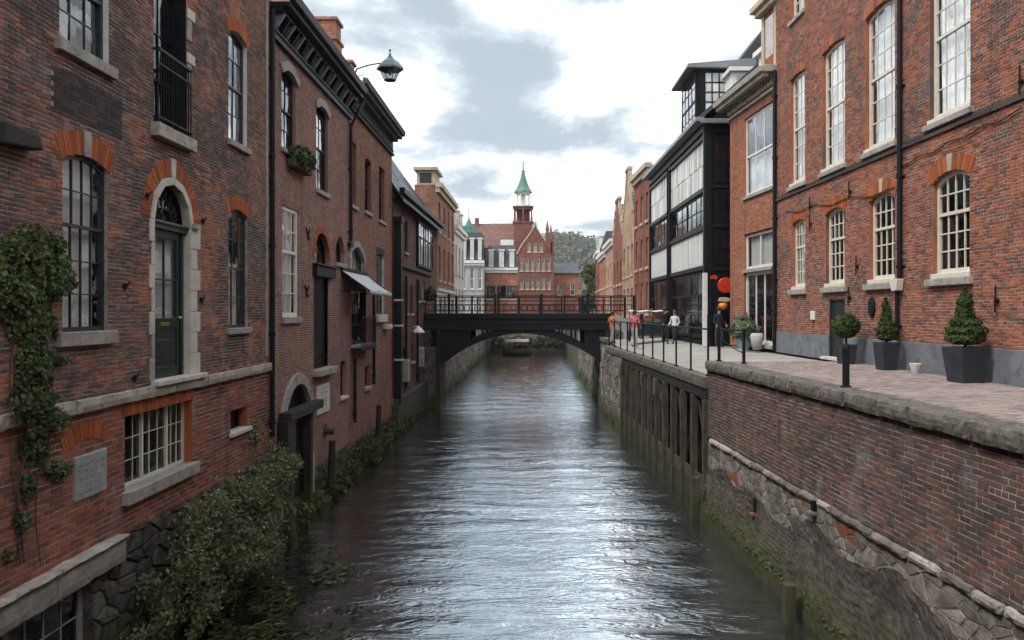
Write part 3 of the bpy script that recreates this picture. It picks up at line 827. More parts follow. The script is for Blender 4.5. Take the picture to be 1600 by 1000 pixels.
# water: a swelling sheet with a rippled surface
def M_water():
    s = NT('canal water')
    w1 = s.noise(s.pos((0.4, 1.15, 1)), 0.75, 3, 0.5, 1.6)
    w2 = s.noise(s.pos((0.5, 1.35, 1)), 1.8, 3, 0.55, 2.0)
    w2 = s.math('ABSOLUTE', s.math('SUBTRACT', w2, 0.5))
    w3 = s.noise(s.pos((0.6, 1.5, 1)), 6.0, 4, 0.62, 1.6)
    rough = s.ramp(s.noise(s.pos((1, 0.4, 1)), 0.35, 3, 0.5), [(0.38, 0.35), (0.62, 1.15)])     # calmer and choppier water
    h = s.math('ADD', s.math('ADD', s.math('MULTIPLY', w1, 0.62), s.math('MULTIPLY', w2, -0.60)), s.math('MULTIPLY', s.math('MULTIPLY', w3, 0.10), rough))
    nrm = s.bump(h, 0.37, 0.19)
    murk = s.ramp(s.noise(s.pos(), 0.5, 5, 0.6), [(0.35, (0.006, 0.006, 0.004)), (0.7, (0.014, 0.014, 0.008))])
    df = s.n('ShaderNodeBsdfDiffuse'); s.l(murk, df.inputs[0])
    gl = s.n('ShaderNodeBsdfGlossy'); gl.inputs['Roughness'].default_value = 0.06
    gl.inputs['Color'].default_value = (0.84, 0.93, 1, 1); s.l(nrm, gl.inputs['Normal'])
    fr = s.n('ShaderNodeFresnel'); fr.inputs[0].default_value = 1.45; s.l(nrm, fr.inputs['Normal'])
    mm = s.n('ShaderNodeMixShader'); s.l(s.math('MULTIPLY', fr.outputs[0], 4.8, clamp=True), mm.inputs[0]); s.l(df.outputs[0], mm.inputs[1]); s.l(gl.outputs[0], mm.inputs[2])
    s.l(mm.outputs[0], s.out.inputs['Surface'])
    return s.m
ys = [-32.0]
while ys[-1] < 122: ys.append(ys[-1] + (2.0 if ys[-1] < 4 else max(0.1, min(0.6, ys[-1] * 0.008))))
ys = np.array(ys); xs = np.linspace(-8.5, 8.5, 130)
X, Y = np.meshgrid(xs, ys)
Z = np.zeros_like(X)
for i in range(34):
    lam = rng.uniform(0.5, 2.6); th = rng.normal(math.pi / 2, 0.3); ph = rng.uniform(0, 6.28)
    k = 2 * math.pi / lam; Z += 0.0042 * lam ** 0.8 * np.sin(k * (X * math.cos(th) + Y * math.sin(th)) + ph + 0.8 * np.sin(0.7 * X + i))
Z *= 0.45
nx_, ny_ = len(xs), len(ys)
idx = np.arange(nx_ * ny_).reshape(ny_, nx_)
Fq = np.stack([idx[:-1, :-1], idx[:-1, 1:], idx[1:, 1:], idx[1:, :-1]], -1).reshape(-1, 4)
water = np_mesh('water', np.stack([X, Y, Z], -1), Fq, M_water(), smooth=True); tag(water, kind='structure')

# ================================================================== LEFT BANK
# ---- the near house
F1 = Fac((-6.5, 7.0), (-6.5, 19.75))
h1 = F1.root('brick_house')
tag(h1, 'soot-stained brick house with green arched door above a stone band', 'house')
r = F1.rect
oWa = op(r(93, 170, -120, 84)); oBal = op(r(240, 291, -90, 206)); oWb = op(r(357, 386, 52, 226), 0.14)
oWc = op(r(98, 168, 244, 519), 0.12); oDr = op(r(240, 296, 288, 590)); oDr['rise'] = (oDr['u1'] - oDr['u0']) / 2 * 0.98
oWe = op(r(357, 387, 328, 513), 0.12); oWf = op(r(195, 300, 637, 746)); oHo = op(r(360, 387, 636, 672), 0.05)
oPan = op(r(80, 190, 128, 196)); oPlq = op(r(113, 165, 708, 775))
W1 = [oWa, oBal, oWb, oWc, oDr, oWe, oWf, oHo]
w1 = brick_wall(F1, h1, 0, F1.L, 2.13, 4.30, W1, MB_L1B, M_MORTL, course=.083, blen=.24, near=300, extra_cut=[oPlq], rand_head=0.15)
brick_wall(F1, h1, 0, F1.L, 4.30, 14.6, W1, MB_L1, M_MORT, course=.063, blen=.22, extra_cut=[oPan], rand_head=0.15, seedo=5)
pitched_shell(F1, h1, 9.0, 0, 14.6, MB_DARK, M_SLATED, 3.0)
m = MB(); m.box(-36, -.01, .02, 9, -1, 14.6); m.build('unseen_light_block', MB_L1, h1)  # unseen block behind the camera, added to shut out low sky light
# dark blind panel under the upper window
pn = MB(); zc = oPan['z0']; k = 0
while zc < oPan['z1'] - 0.02:
    u = oPan['u0'] + (0.06 if k % 2 else 0)
    while u < oPan['u1']:
        a, b2 = u, min(u + 0.22, oPan['u1'])
        if b2 - a > 0.02: pn.box(a + .003, b2 - .003, -.006 + random.uniform(-.003, .004), 0.03, zc + .003, min(zc + .068, oPan['z1']))
        u += 0.22
    zc += 0.07; k += 1
pn.build('blind_panel', MB_DARK, h1, kind='stuff')
window(h1, oWa, M_FRDK, 3, (2, 2), depth=0.09, sill=M_STONEG, sill_h=0.16, reveal=M_WHITE2, curtain=M_CURT, curtain_frac=(0, 0.4), sill_ext=0.12)
window(h1, oWb, M_FRDK, 2, (2, 2), depth=0.09, sill=M_STONEG, arch=MB_ARCH, reveal=M_WHITE2, gmat=M_GLASSB, curtain=M_CURT, curtain_frac=(0, 0.5))
window(h1, oWc, M_FRDK, 4, (3, 2), depth=0.05, sill=M_STONEG, sill_h=0.19, sill_ext=0.18, arch=MB_ARCH, arch_w=0.34, key=M_STONEG, reveal=M_MORT, curtain=M_BLIND)
window(h1, oWe, M_FRDK, 3, (2, 2), depth=0.06, sill=M_STONEG, arch=MB_ARCH, arch_w=0.3, reveal=M_MORT, curtain=M_CURT, curtain_frac=(0, 0.55))
wf = window(h1, oWf, M_WHITE, 9, (3,), depth=0.15, fw=0.05, bar=0.012, sill=M_STONEG, sill_h=0.2, sill_out=0.12, sill_ext=0.1, arch=MB_ARCH, arch_w=0.2,
            reveal=MB_ARCH, mull=(0.34, 0.72), gmat=M_GLASSD, back=0.5)
window(h1, oHo, M_BLACK, 1, (1,), depth=0.2, fw=0.02, sill=M_STONEW, sill_h=0.08, reveal=MB_ARCH, gmat=M_GLASSD)
# balcony door with railing
bd = window(h1, oBal, M_BLACK, 2, (1, 3), depth=0.22, fw=0.07, gmat=M_GLASSD, reveal=M_BLACK, sill=M_STONE, sill_h=0.22, sill_out=0.16, sill_ext=0.12, name='balcony_door')
u0, u1, z0 = oBal['u0'], oBal['u1'], oBal['z0']
rl = MB(); zr = z0 + 1.28
rl.box(u0, u1 + .04, -0.10, -0.06, zr, zr + 0.05); rl.box(u0, u1 + .04, -0.095, -0.065, z0 + 0.12, z0 + 0.15); rl.box(u0, u1 + .04, -0.095, -0.065, zr - 0.24, zr - 0.21)
n = 13
for i in range(n + 1):
    x = u0 + (u1 + .02 - u0) * i / n; rl.tube([(x, -0.08, z0 + 0.02), (x, -0.08, zr)], 0.013, 6)
for x in (u0, u1 + 0.03): rl.box(x - .02, x + .02, -.11, 0.05, zr, zr + .04); rl.box(x - .02, x + .02, -.1, 0.05, z0 + .1, z0 + .14)
rl.build('balcony_railing', M_BLACKM, h1)
for i in range(6):                               # pale quoins beside the balcony door
    wq = 0.34 if i % 2 else 0.2
    q = MB(); q.box(u1 + 0.015, u1 + wq, -0.03, 0.1, z0 + 1.05 + i * 0.42, z0 + 1.05 + i * 0.42 + (0.2 if i % 2 else 0.4)); q.build('quoin', M_STONEW if i % 2 else M_STONEG, h1, bevel=0.015)
# the arched door
u0, u1, z0, z1 = oDr['u0'], oDr['u1'], oDr['z0'], oDr['z1']; zs = z1 - oDr['rise']; uc = (u0 + u1) / 2
y_door = .12
dr = empty('door'); COL.objects.unlink(dr); link(dr, h1)
m = MB(); y0 = 0.14
m.box(u0, u0 + .09, y0 - .03, y0 + .05, z0, zs); m.box(u1 - .09, u1, y0 - .03, y0 + .05, z0, zs); m.box(u0 - .02, u1 + .02, y0 - .1, y0 + .05, zs - .13, zs + .02); m.box(u0 - .02, u1 + .02, y0 - .14, y0 + .05, zs - .04, zs + .0)
m.build('door_frame', M_GREEN, dr, bevel=0.006)
m = MB(); a, b2 = u0 + .09, u1 - .09; zt = zs - .13; zl = z0 + 1.05
m.box(a, a + .13, y0, y0 + .05, z0, zt); m.box(b2 - .13, b2, y0, y0 + .05, z0, zt); m.box(a + .13, b2 - .13, y0, y0 + .05, z0, z0 + .2); m.box(a + .13, b2 - .13, y0, y0 + .05, zt - .14, zt)
m.box(a + .13, b2 - .13, y0, y0 + .05, zl - .16, zl); m.box(a + .13, b2 - .13, y0 + .02, y0 + .05, z0 + .2, zl - .16)
m.box(a + .22, b2 - .22, y0 + .004, y0 + .05, z0 + .3, zl - .36); m.box(a + .13, b2 - .13, y0 - .012, y0 + .02, zl - .01, zl + .03)
m.box((a + b2) / 2 - .018, (a + b2) / 2 + .018, y0 + .002, y0 + .04, zl, zt - .14); m.box(a + .13, b2 - .13, y0 + .004, y0 + .04, (zl + zt) / 2 - .1, (zl + zt) / 2 - .065)
m.build('door_leaf', M_GREEN, dr, bevel=0.008)
m = MB(); m.box((a + b2) / 2 - .16, (a + b2) / 2 + .16, y0 - .014, y0 + .0, zl - .115, zl - .055); m.build('letter_plate', M_BRASS, dr, bevel=0.004)
m = MB(); m.lathe(0, 0, [(0.0, -.03), (.028, -.025), (.035, 0), (.02, .03), (.012, .05)], 10); kn = m.build('door_knob', M_BRASS, dr, smooth=True); kn.rotation_euler = (R(90), 0, 0); kn.location = (b2 - .065, y0 - .02, zl + .03)
for i in range(2):
    for j in range(2):
        pa = a + .13 + (b2 - a - .26) * i / 2; pb = pa + (b2 - a - .26) / 2; za = zl + (zt - .14 - zl) * (0 if j == 0 else 0.44); zb2 = zl + (zt - .14 - zl) * (0.44 if j == 0 else 1)
        P = MB(); P.add([(pa, y0 + .03, za), (pb, y0 + .03, za), (pb, y0 + .03, zb2), (pa, y0 + .03, zb2)], [(0, 1, 2, 3)]); P.build('pane', M_GLASS, dr)
P = MB(); P.add([(a + .1, y0 + .12, zl), (b2 - .1, y0 + .11, zl), (b2 - .1, y0 + .12, zt), (a + .1, y0 + .12, zt)], [(0, 1, 2, 3)]); P.build('curtain', M_CURT, dr)
P = MB(); P.box(u0 - .1, u1 + .1, y0 + .6, y0 + .62, z0 - .1, z1 + .1); P.build('room', M_INT, dr)
# fanlight with iron tracery
pts = arch_pts(u0 + .01, u1 - .01, zs, oDr['rise'] - .01, 16)
m = MB(); m.add([(x, y0 + .03, z) for x, z in pts], [tuple(range(len(pts)))[::-1]]); m.build('pane', M_GLASSD, dr)
m = MB(); rr = (u1 - u0) / 2
for rad in (rr - .03, rr * .36): m.tube([(uc + rad * math.cos(t), y0, zs + rad * math.sin(t)) for t in np.linspace(0, math.pi, 15)], .022, 6)
for t in np.linspace(0.25, math.pi - .25, 7): m.tube([(uc + rr * .36 * math.cos(t), y0, zs + rr * .36 * math.sin(t)), (uc + (rr - .04) * math.cos(t), y0, zs + (rr - .04) * math.sin(t))], .012, 6)
for t in np.linspace(0.5, math.pi - .5, 5): m.tube([(uc + rr * .66 * math.cos(t) + .07 * math.cos(q), y0 - .005, zs + rr * .66 * math.sin(t) + .07 * math.sin(q)) for q in np.linspace(0, 6.28, 10)], .008, 5)
m.build('fanlight', M_BLACKM, dr)
rv = MB(); prof = [(u0, z0)] + arch_pts(u0, u1, zs, oDr['rise'], 18) + [(u1, z0)]
for (p, q), (c, d) in zip(prof, prof[1:]): rv.add([(p, -.02, q), (c, -.02, d), (c, y0 + .06, d), (p, y0 + .06, q)], [(0, 1, 2, 3)])
rv.build('reveal', M_STONEW, dr)
brick_arch(dr, u0, u1, zs, oDr['rise'], 0.14, M_STONEW, vous=0.35, name='stone_arch', y0=-.03, ext=0.0)
brick_arch(dr, u0 - .145, u1 + .145, zs, oDr['rise'] + .145, 0.3, MB_ARCH, name='arch', y0=-.012, ext=-.02, key=M_STONEW)
for i in range(7):                               # toothed pale stone jamb
    za = z0 + i * (zs - z0) / 7; wq = 0.3 if i % 2 else 0.44
    m = MB(); m.box(u1 + .004, u1 + wq, -.03, .1, za, za + (zs - z0) / 7 - .006); m.build('jamb_stone', M_STONEW, dr, bevel=0.01)
    wq = 0.1 if i % 2 else 0.17
    m = MB(); m.box(u0 - wq, u0 - .004, -.03, .1, za, za + (zs - z0) / 7 - .006); m.build('jamb_stone', M_STONEW if i > 1 else M_STONEG, dr, bevel=0.01)
m = MB(); m.box(u0 - .12, u1 + .5, -.16, y0, z0 - .09, z0); m.build('door_step', M_STONEW, dr, bevel=0.012)
m = MB(); m.box(u1 + .04, u1 + .3, -.1, -.03, zs - .02, zs + .08); m.build('jamb_cap', M_STONE, dr, bevel=0.01)
# stone band
u = 0.0; i = 0
while u < F1.L - 0.1:
    w = min(random.uniform(1.1, 1.9), F1.L - u); q = random.uniform(-.01, .01)
    rough_block('band_stone', M_STONE, w1, u + .004, u + w - .004, -.1 + q, .03, 4.24, 4.44 + q * .5, .012, .09, u); u += w
# stone tablet, illegible carved strokes
m = MB(); m.box(oPlq['u0'] + .02, oPlq['u1'] - .02, -.035, .03, oPlq['z0'], oPlq['z1']); tb = m.build('stone_tablet', M_rough('grey tablet stone', (0.33, 0.34, 0.335), 0.25, 5, bump=0.7, dark=(0.15, 0.15, 0.14), dark_lo=0.56), h1, bevel=0.012)
m = MB()
for i in range(5):
    zz_ = oPlq['z1'] - .14 - i * .1; u = oPlq['u0'] + .12
    while u < oPlq['u1'] - .16:
        w = random.uniform(.03, .12); t = random.uniform(-.02, .02)
        m.add([(u, -.0365, zz_), (u + w, -.0365, zz_ + t), (u + w, -.0365, zz_ + t + .012), (u, -.0365, zz_ + .014)], [(0, 1, 2, 3)]); u += w + random.uniform(.02, .09)
m.build('carved_lines', M_plain('worn carving', (0.10, 0.10, 0.095)), tb)
ua_, ub_ = F1.at(104, 0)[0], F1.at(160, 0)[0]; brick_arch(h1, ua_, ub_, F1.at(132, 697)[1], .1, .26, MB_ARCH, name='relieving_arch', y0=-.012)
# ledge beam, low window below it and stone base
ub = F1.at(182, 850)[0]
u = 0.0
for w in (1.9, 1.75, ub - 3.65):
    rough_block('ledge_stone', M_STONEG, w1, u + .004, u + w - .004, -.17, .05, 1.80, 2.16, .016, .1, u)
    rough_block('ledge_cap', M_STONE, w1, u + .004, u + w - .004, -.23, -.0, 2.165, 2.24, .014, .08, u + 3); u += w
oWg = op((F1.at(0, 0)[0] - 1.2, F1.at(140, 0)[0], 0.35, 1.74))
bw = sheet_wall(h1, 0, F1.L, -0.6, 2.13, [oWg], M_RUBD, name='base_wall', y=0.03)
window(h1, oWg, M_STONEG, 8, (3,), depth=0.1, fw=0.09, bar=0.016, mull=(0.46,), gmat=M_GLASSD, sill=M_STONEG, reveal=M_RUBD, back=0.6)
stones(bw, ub + .02, F1.L, -0.3, 2.12, 0.3, M_RUBD, F=F1, ind=60, y=0.0, rise=0.05)
stones(bw, oWg['u1'] + .05, ub + .02, -0.3, 1.78, 0.26, M_RUBD, F=F1, ind=20, y=0.0, rise=0.05)
# bits fixed to the wall: tie irons, pipe stubs, stone corbel at the far left edge
m = MB(); p = F1.at(8, 222)
m.prism([(p[0] - .3, p[1] - .08), (p[0] + .45, p[1] - .02), (p[0] + .35, p[1] + .16), (p[0] - .3, p[1] + .2)], -.22, .05); m.build('corbel', MB_DARK, h1, bevel=0.03)
for (x, y) in ((193, 447), (313, 468), (315, 345), (208, 590), (228, 305)):
    p = F1.at(x, y); m = MB(); m.tube([(p[0], .02, p[1]), (p[0], -.06, p[1])], .045, 8); m.tube([(p[0] - .07, -.06, p[1] - .07), (p[0] + .07, -.065, p[1] + .07)], .018, 6); m.build('tie_iron', M_BLACKM, h1)
downpipe(h1, F1.L - 0.05, 2.6, 13.2, y=-0.08, r=0.06)
m = MB(); m.box(F1.L - .34, F1.L - .22, -.03, .02, 4.6, 13.9); m.build('lead_strip', M_STONEG, h1)

# ---- second house (pinkish brick, black frieze)
F2 = Fac((-6.5, 19.78), (-6.5, 28.35))
h2 = F2.root('brick_house'); tag(h2, 'pinkish brick house with deep black bracketed frieze and grey window hoods', 'house')
r = F2.rect
o1 = op(r(440, 462, 112, 238), 0.12); o2 = op(r(494, 512, 168, 300), 0.1); o3 = op(r(441, 466, 325, 496)); o4 = op(r(491, 515, 364, 425)); o4['rise'] = (o4['u1'] - o4['u0']) * .42
o5 = op(r(490, 513, 432, 575)); o6 = op(r(524, 538, 370, 412)); o6['rise'] = (o6['u1'] - o6['u0']) * .4
o7 = op(r(441, 484, 600, 790)); o7['rise'] = (o7['u1'] - o7['u0']) * .4; o7['z0'] = 0.1
o8 = op(r(532, 541, 565, 620)); 
W2 = [o1, o2, o3, o4, o5, o6, o7, o8]
w2 = brick_wall(F2, h2, 0, F2.L, 1.0, 12.6, W2, MB_L2, M_MORTL, course=.068, blen=.22)
pitched_shell(F2, h2, 8.5, 0, 13.3, MB_L2, M_SLATED, 2.4, over=0.0)
bw = sheet_wall(h2, 0, F2.L, -0.6, 1.0, [o7], M_RUBD, name='base_wall', y=0.03); 
stones(bw, 0, o7['u0'] - .05, -0.3, 1.0, 0.28, M_RUBD, y=0.0, rise=0.05); stones(bw, o7['u1'] + .05, F2.L, -0.3, 1.0, 0.28, M_RUBD, y=0.0, rise=0.05)
window(h2, o1, M_BLACK, 2, (2, 2), depth=0.09, reveal=MB_L2, gmat=M_GLASSB, sill=M_STONEG, sill_h=.1)
window(h2, o2, M_BLACK, 2, (2, 2), depth=0.09, reveal=MB_L2, gmat=M_GLASSB, sill=M_STONEG, sill_h=.12)
for o in (o1, o2): brick_arch(h2, o['u0'], o['u1'], o['z1'] - o['rise'] - .05, o['rise'] + .05, 0.24, M_STONEG, vous=0.6, name='window_hood', y0=-.07, ext=0.1)
window(h2, o3, M_WHITE2, 3, (3, 2), depth=0.03, fw=0.1, bar=0.025, reveal=MB_L2, sill=M_STONEG, sill_h=0.16, sill_ext=0.12, curtain=M_CURT, arch=MB_L2, arch_w=0.2)
window(h2, o4, M_BLACK, 3, (2,), depth=0.14, reveal=MB_L2, arch=MB_ARCH, arch_w=0.22, gmat=M_GLASSD)
window(h2, o6, M_BLACK, 2, (2,), depth=0.14, reveal=MB_L2, arch=MB_L2, arch_w=0.2, gmat=M_GLASSD, sill=M_STONEG)
window(h2, o8, M_BLACK, 1, (2,), depth=0.14, reveal=MB_L2, gmat=M_GLASSD, sill=M_STONEW, sill_h=.08)
# plank loading door below
m = MB(); nb = 6
for i in range(nb):
    a = o5['u0'] + (o5['u1'] - o5['u0']) * i / nb; m.box(a + .006, a + (o5['u1'] - o5['u0']) / nb - .006, .1 + random.uniform(0, .008), .15, o5['z0'], o5['z1'])
dl = m.build('loading_door', M_BLACK, h2)
m = MB(); m.box(o5['u0'] - .12, o5['u1'] + .45, -.14, .15, o5['z1'] - .02, o5['z1'] + .3); m.box(o5['u0'] - .16, o5['u1'] + .5, -.2, .1, o5['z1'] + .3, o5['z1'] + .36); m.build('door_head', M_BLACK, h2, bevel=0.015)
m = MB(); m.box(o5['u0'] - .15, o5['u1'] + .25, -.28, .1, o5['z0'] - .2, o5['z0']); m.build('door_step', M_STONEG, h2, bevel=0.02)
m = MB(); m.box(o5['u0'] - .01, o5['u1'] + .01, .15, .17, o5['z0'], o5['z1']); m.build('room', M_INT, h2)
# water gate under a pale stone arch
brick_arch(h2, o7['u0'], o7['u1'], o7['z1'] - o7['rise'], o7['rise'], 0.3, M_STONEG, vous=0.33, name='stone_arch', y0=-.09, ext=0.0)
m = MB()
for i in range(6):
    a = o7['u0'] + (o7['u1'] - o7['u0']) * i / 6; m.box(a + .008, a + (o7['u1'] - o7['u0']) / 6 - .008, .25 + random.uniform(0, .02), .3, .1, o7['z1'])
m.box(o7['u0'], o7['u1'], .2, .25, 2.5, 2.7); m.box(o7['u0'], o7['u1'], .2, .25, 1.1, 1.3)
m.build('water_gate', M_TIMB, h2)
m = MB(); 
for x in (o7['u0'] + .12, o7['u1'] - .6): m.box(x - .11, x + .11, -.24, 0.0, -.4, 2.9)
m.box(o7['u0'] - .35, o7['u1'] + .3, -.34, -.02, 2.86, 3.1); m.box(o7['u0'] - .45, o7['u0'] + .2, -.3, 0.0, 1.9, 2.9); m.build('gate_frame', M_TIMB, h2, bevel=0.02)
for x in (o7['u0'] - .25, o7['u1'] + .03):
    m = MB(); m.box(x, x + .3, -.06, .05, .2, 1.5); m.build('jamb_stone', M_STONE, h2, bevel=0.02)
# white notice board: an emblem and lines of script too small to read
pr = F2.rect(494, 513, 600, 645)
m = MB(); m.box(pr[0], pr[1], -.05, .01, pr[2], pr[3]); nb_ = m.build('notice_board', M_rough('white enamel board', (0.62, 0.6, 0.56), 0.12, 4, 0.5, 0.1, 40, dark=(0.35, 0.33, 0.3), dark_lo=.64), h2, bevel=0.008)
m = MB(); uc = (pr[0] + pr[1]) / 2; w_ = pr[1] - pr[0]
def stroke(m, a, b, z, t, y=-.0515): m.add([(a, y, z), (b, y, z + t), (b, y, z + t + .016), (a, y, z + .016)], [(0, 1, 2, 3)])
for i, (a, b, dz, t) in enumerate(((.25, .75, .22, .03), (.2, .8, .30, -.04), (.3, .7, .42, .02), (.25, .45, .6, .0), (.55, .75, .6, .01), (.28, .42, .78, 0), (.56, .72, .76, .02), (.3, .4, .9, 0), (.6, .7, .9, 0), (.2, .8, 1.05, 0))):
    stroke(m, pr[0] + w_ * a, pr[0] + w_ * b, pr[3] - dz * (pr[3] - pr[2]) * .85, t)
for a in (.32, .62): m.box(pr[0] + w_ * a, pr[0] + w_ * a + .03, -.052, -.05, pr[2] + .22, pr[2] + .5)
m.build('lettering', M_plain('faded ink', (0.08, 0.075, 0.07)), nb_)
for (x, y) in ((480, 366), (478, 455)):
    p = F2.at(x, y); m = MB(); m.tube([(p[0] - .18, -.03, p[1] + .16), (p[0] + .14, -.03, p[1] - .16)], .022, 6); m.tube([(p[0] - .1, -.04, p[1] - .14), (p[0] + .16, -.04, p[1] + .15)], .022, 6); m.build('tie_iron', M_BLACKM, h2)
p = F2.at(507, 672); m = MB(); m.tube([(p[0], .0, p[1]), (p[0], -.3, p[1] - .05)], .11, 12); m.tube([(p[0], -.02, p[1]), (p[0], -.05, p[1])], .2, 14); m.build('outlet_pipe', M_WOOD, h2)
def frieze(F, root, zb, mat, mat2, over=0.5, eave=None, bracket=True):
    m = MB(); L = F.L
    m.box(0, L, -.06, .3, zb, zb + .72); m.box(0, L, -.12, .0, zb - .06, zb + .04); m.box(0, L, -.1, .0, zb + .16, zb + .2)
    m.build('frieze', mat, root)
    m = MB(); m.box(0, L, -over, .4, zb + .72, zb + .84); m.prismx([(-over - .12, zb + .86), (-over - .16, zb + 1.06), (-over + .02, zb + 1.1), (-over + .02, zb + .84)], 0, L); m.box(0, L, -over * .6, .1, zb + .6, zb + .719)
    m.build('cornice', mat2, root, bevel=0.012)
    if bracket:
        n = int(L / .42)
        for i in range(n):
            x = (i + .5) * L / n; m = MB(); m.prismx([(-.061, zb + .24), (-.13, zb + .3), (-over * .62, zb + .58), (-over * .62, zb + .599), (-.061, zb + .599)], x - .05, x + .05); m.build('bracket', mat2 if i % 2 else M_LEAD, root)
frieze(F2, h2, 12.6, M_BLACK, M_BLACK)
downpipe(h2, F2.L - 0.12, 8.2, 12.4, r=.06)
p = (F2.L - .12, 12.4); m = MB(); m.tube([(p[0], -.09, 12.3), (p[0] + .1, -.3, 12.8), (p[0] + .5, -.45, 13.3)], .06, 8); m.build('gutter_outlet', M_BLACKM, h2)
m = MB(); m.box(F2.L - .3, F2.L + .15, -.14, .03, 8.0, 8.16); m.build('pipe_bracket', M_BLACKM, h2)
# chimneys
def chimney(root, F, wx, wy, z0, z1, w, d, mat):
    q = Vector((wx, wy)) - F.A; u = q.dot(F.d); y = q.dot(F.n); m = MB()
    m.box(u - w / 2, u + w / 2, y - d / 2, y + d / 2, z0, z1 - .9); m.box(u - w / 2 - .07, u + w / 2 + .07, y - d / 2 - .07, y + d / 2 + .07, z1 - .9, z1 - .78)
    m.box(u - w / 2 + .03, u + w / 2 - .03, y - d / 2 + .03, y + d / 2 - .03, z1 - .78, z1 - .12); m.box(u - w / 2 - .05, u + w / 2 + .05, y - d / 2 - .05, y + d / 2 + .05, z1 - .12, z1)
    m.build('chimney', mat, root, bevel=0.01)
MF_OR = M_brickfar('brick far orange', (0.33, 0.125, 0.07), (0.25, 0.09, 0.052), (0.24, 0.2, 0.17))
MF_ORD = M_brickfar('brick far brown orange', (0.25, 0.115, 0.075), (0.19, 0.085, 0.06), (0.2, 0.16, 0.135))
MF_RED = M_brickfar('brick far red', (0.225, 0.072, 0.045), (0.165, 0.056, 0.04), (0.15, 0.11, 0.095))
MF_TAN = M_brickfar('brick far tan', (0.36, 0.225, 0.145), (0.29, 0.17, 0.11), (0.3, 0.26, 0.22))
MF_DK = M_brickfar('brick far dark', (0.135, 0.062, 0.048), (0.095, 0.05, 0.042), (0.1, 0.085, 0.078))
MF_HALL = M_brickfar('brick hall', (0.165, 0.062, 0.045), (0.125, 0.05, 0.04), (0.17, 0.1, 0.08), dark=0.7)
MF_WHT = M_rough('whitewashed wall', (0.58, 0.57, 0.54), 0.15, 1.0, bump=0.2, dark=(0.36, 0.35, 0.33), dark_lo=.62)
MF_GRY = M_rough('grey stucco', (0.34, 0.345, 0.345), 0.18, 1.0, bump=0.2, dark=(0.2, 0.2, 0.2), dark_lo=.62)
chimney(h2, F2, -8.2, 26.2 + 6.0 * 0, 13.5, 16.9, .8, .8, MF_OR)

# ---- third house (dull red, green-black eave)
F3 = Fac((-6.5, 28.37), (-6.5, 37.0))
h3 = F3.root('brick_house'); tag(h3, 'dull red brick house with narrow upper windows and pale awning over canal', 'house')
r = F3.rect
a1 = op(r(548, 557, 222, 322)); a2 = op(r(570, 580, 248, 332), .15); a3 = op(r(592, 601, 263, 346)); a4 = op(r(547, 570, 386, 440)); a4['rise'] = .5
a5 = op(r(588, 600, 396, 492)); a6 = op(r(549, 572, 452, 538)); a7 = op(r(570, 578, 572, 605)); a8 = op(r(606, 612, 560, 590)) 
W3 = [a1, a2, a3, a4, a5, a6, a7]
brick_wall(F3, h3, 0, F3.L, 0.9, 13.0, W3, MB_L2B, M_MORTL, course=.07, blen=.23)
pitched_shell(F3, h3, 8.5, 0, 13.6, MB_L2B, M_SLATED, 2.4, over=0.0)
bw = sheet_wall(h3, 0, F3.L, -0.6, 0.9, [], M_RUBD, name='base_wall', y=0.03); stones(bw, 0, F3.L, -.3, .9, .3, M_RUBD, rise=.05)
for o in (a1, a2, a3): window(h3, o, M_BLACK, 2, (2, 2), depth=.15, reveal=MB_L2B, sill=M_STONEG, sill_h=.12, panes=False, gmat=M_GLASSD, arch=MB_L2B, arch_w=.2)
window(h3, a4, M_FRDK, 4, (3,), depth=.14, reveal=M_STONEG, panes=False, arch=M_STONEG, arch_w=.22, curtain=M_CURT)
window(h3, a5, M_FRDK, 2, (2, 2), depth=.1, reveal=M_STONEW, sill=M_STONEW, sill_h=.3, sill_out=.16, panes=False, arch=MB_DARK, arch_w=.22)
window(h3, a6, M_BLACK, 3, (3,), depth=.1, fw=.1, reveal=M_BLACK, sill=M_STONEG, sill_out=.35, panes=False, gmat=M_GLASSD)
window(h3, a7, M_BLACK, 1, (2,), depth=.15, reveal=MB_L2B, sill=M_STONEG, panes=False, gmat=M_GLASSD)
m = MB(); m.box(a6['u0'] - .1, a6['u1'] + .1, -.4, -.34, a6['z0'] + 1.0, a6['z0'] + 1.05)
for i in range(15): x = a6['u0'] - .08 + (a6['u1'] - a6['u0'] + .16) * i / 14; m.tube([(x, -.37, a6['z0'] - .08), (x, -.37, a6['z0'] + 1.0)], .012, 5)
m.box(a6['u0'] - .1, a6['u1'] + .1, -.4, .0, a6['z0'] - .2, a6['z0'] - .08)
m.build('balcony_railing', M_BLACKM, h3)
frieze(F3, h3, 13.0, M_rough('dark green eave', (0.03, 0.042, 0.032), .3), M_rough('mossy lead eave', (0.10, 0.11, 0.09), .4, dark=(.035, .045, .03)), bracket=False)
m = MB(); m.box(1.5, F3.L, -.2, .2, 14.1, 14.42); m.build('parapet', M_CREAM, h3)
chimney(h3, F3, -8.0, 31.4, 13.5, 17.2, .95, .8, MF_OR); chimney(h3, F3, -8.0, 34.2, 13.5, 16.45, .7, .7, MF_OR)
chimney(h3, F3, -8.4, 36.0, 13.5, 16.0, .6, .6, MF_OR)
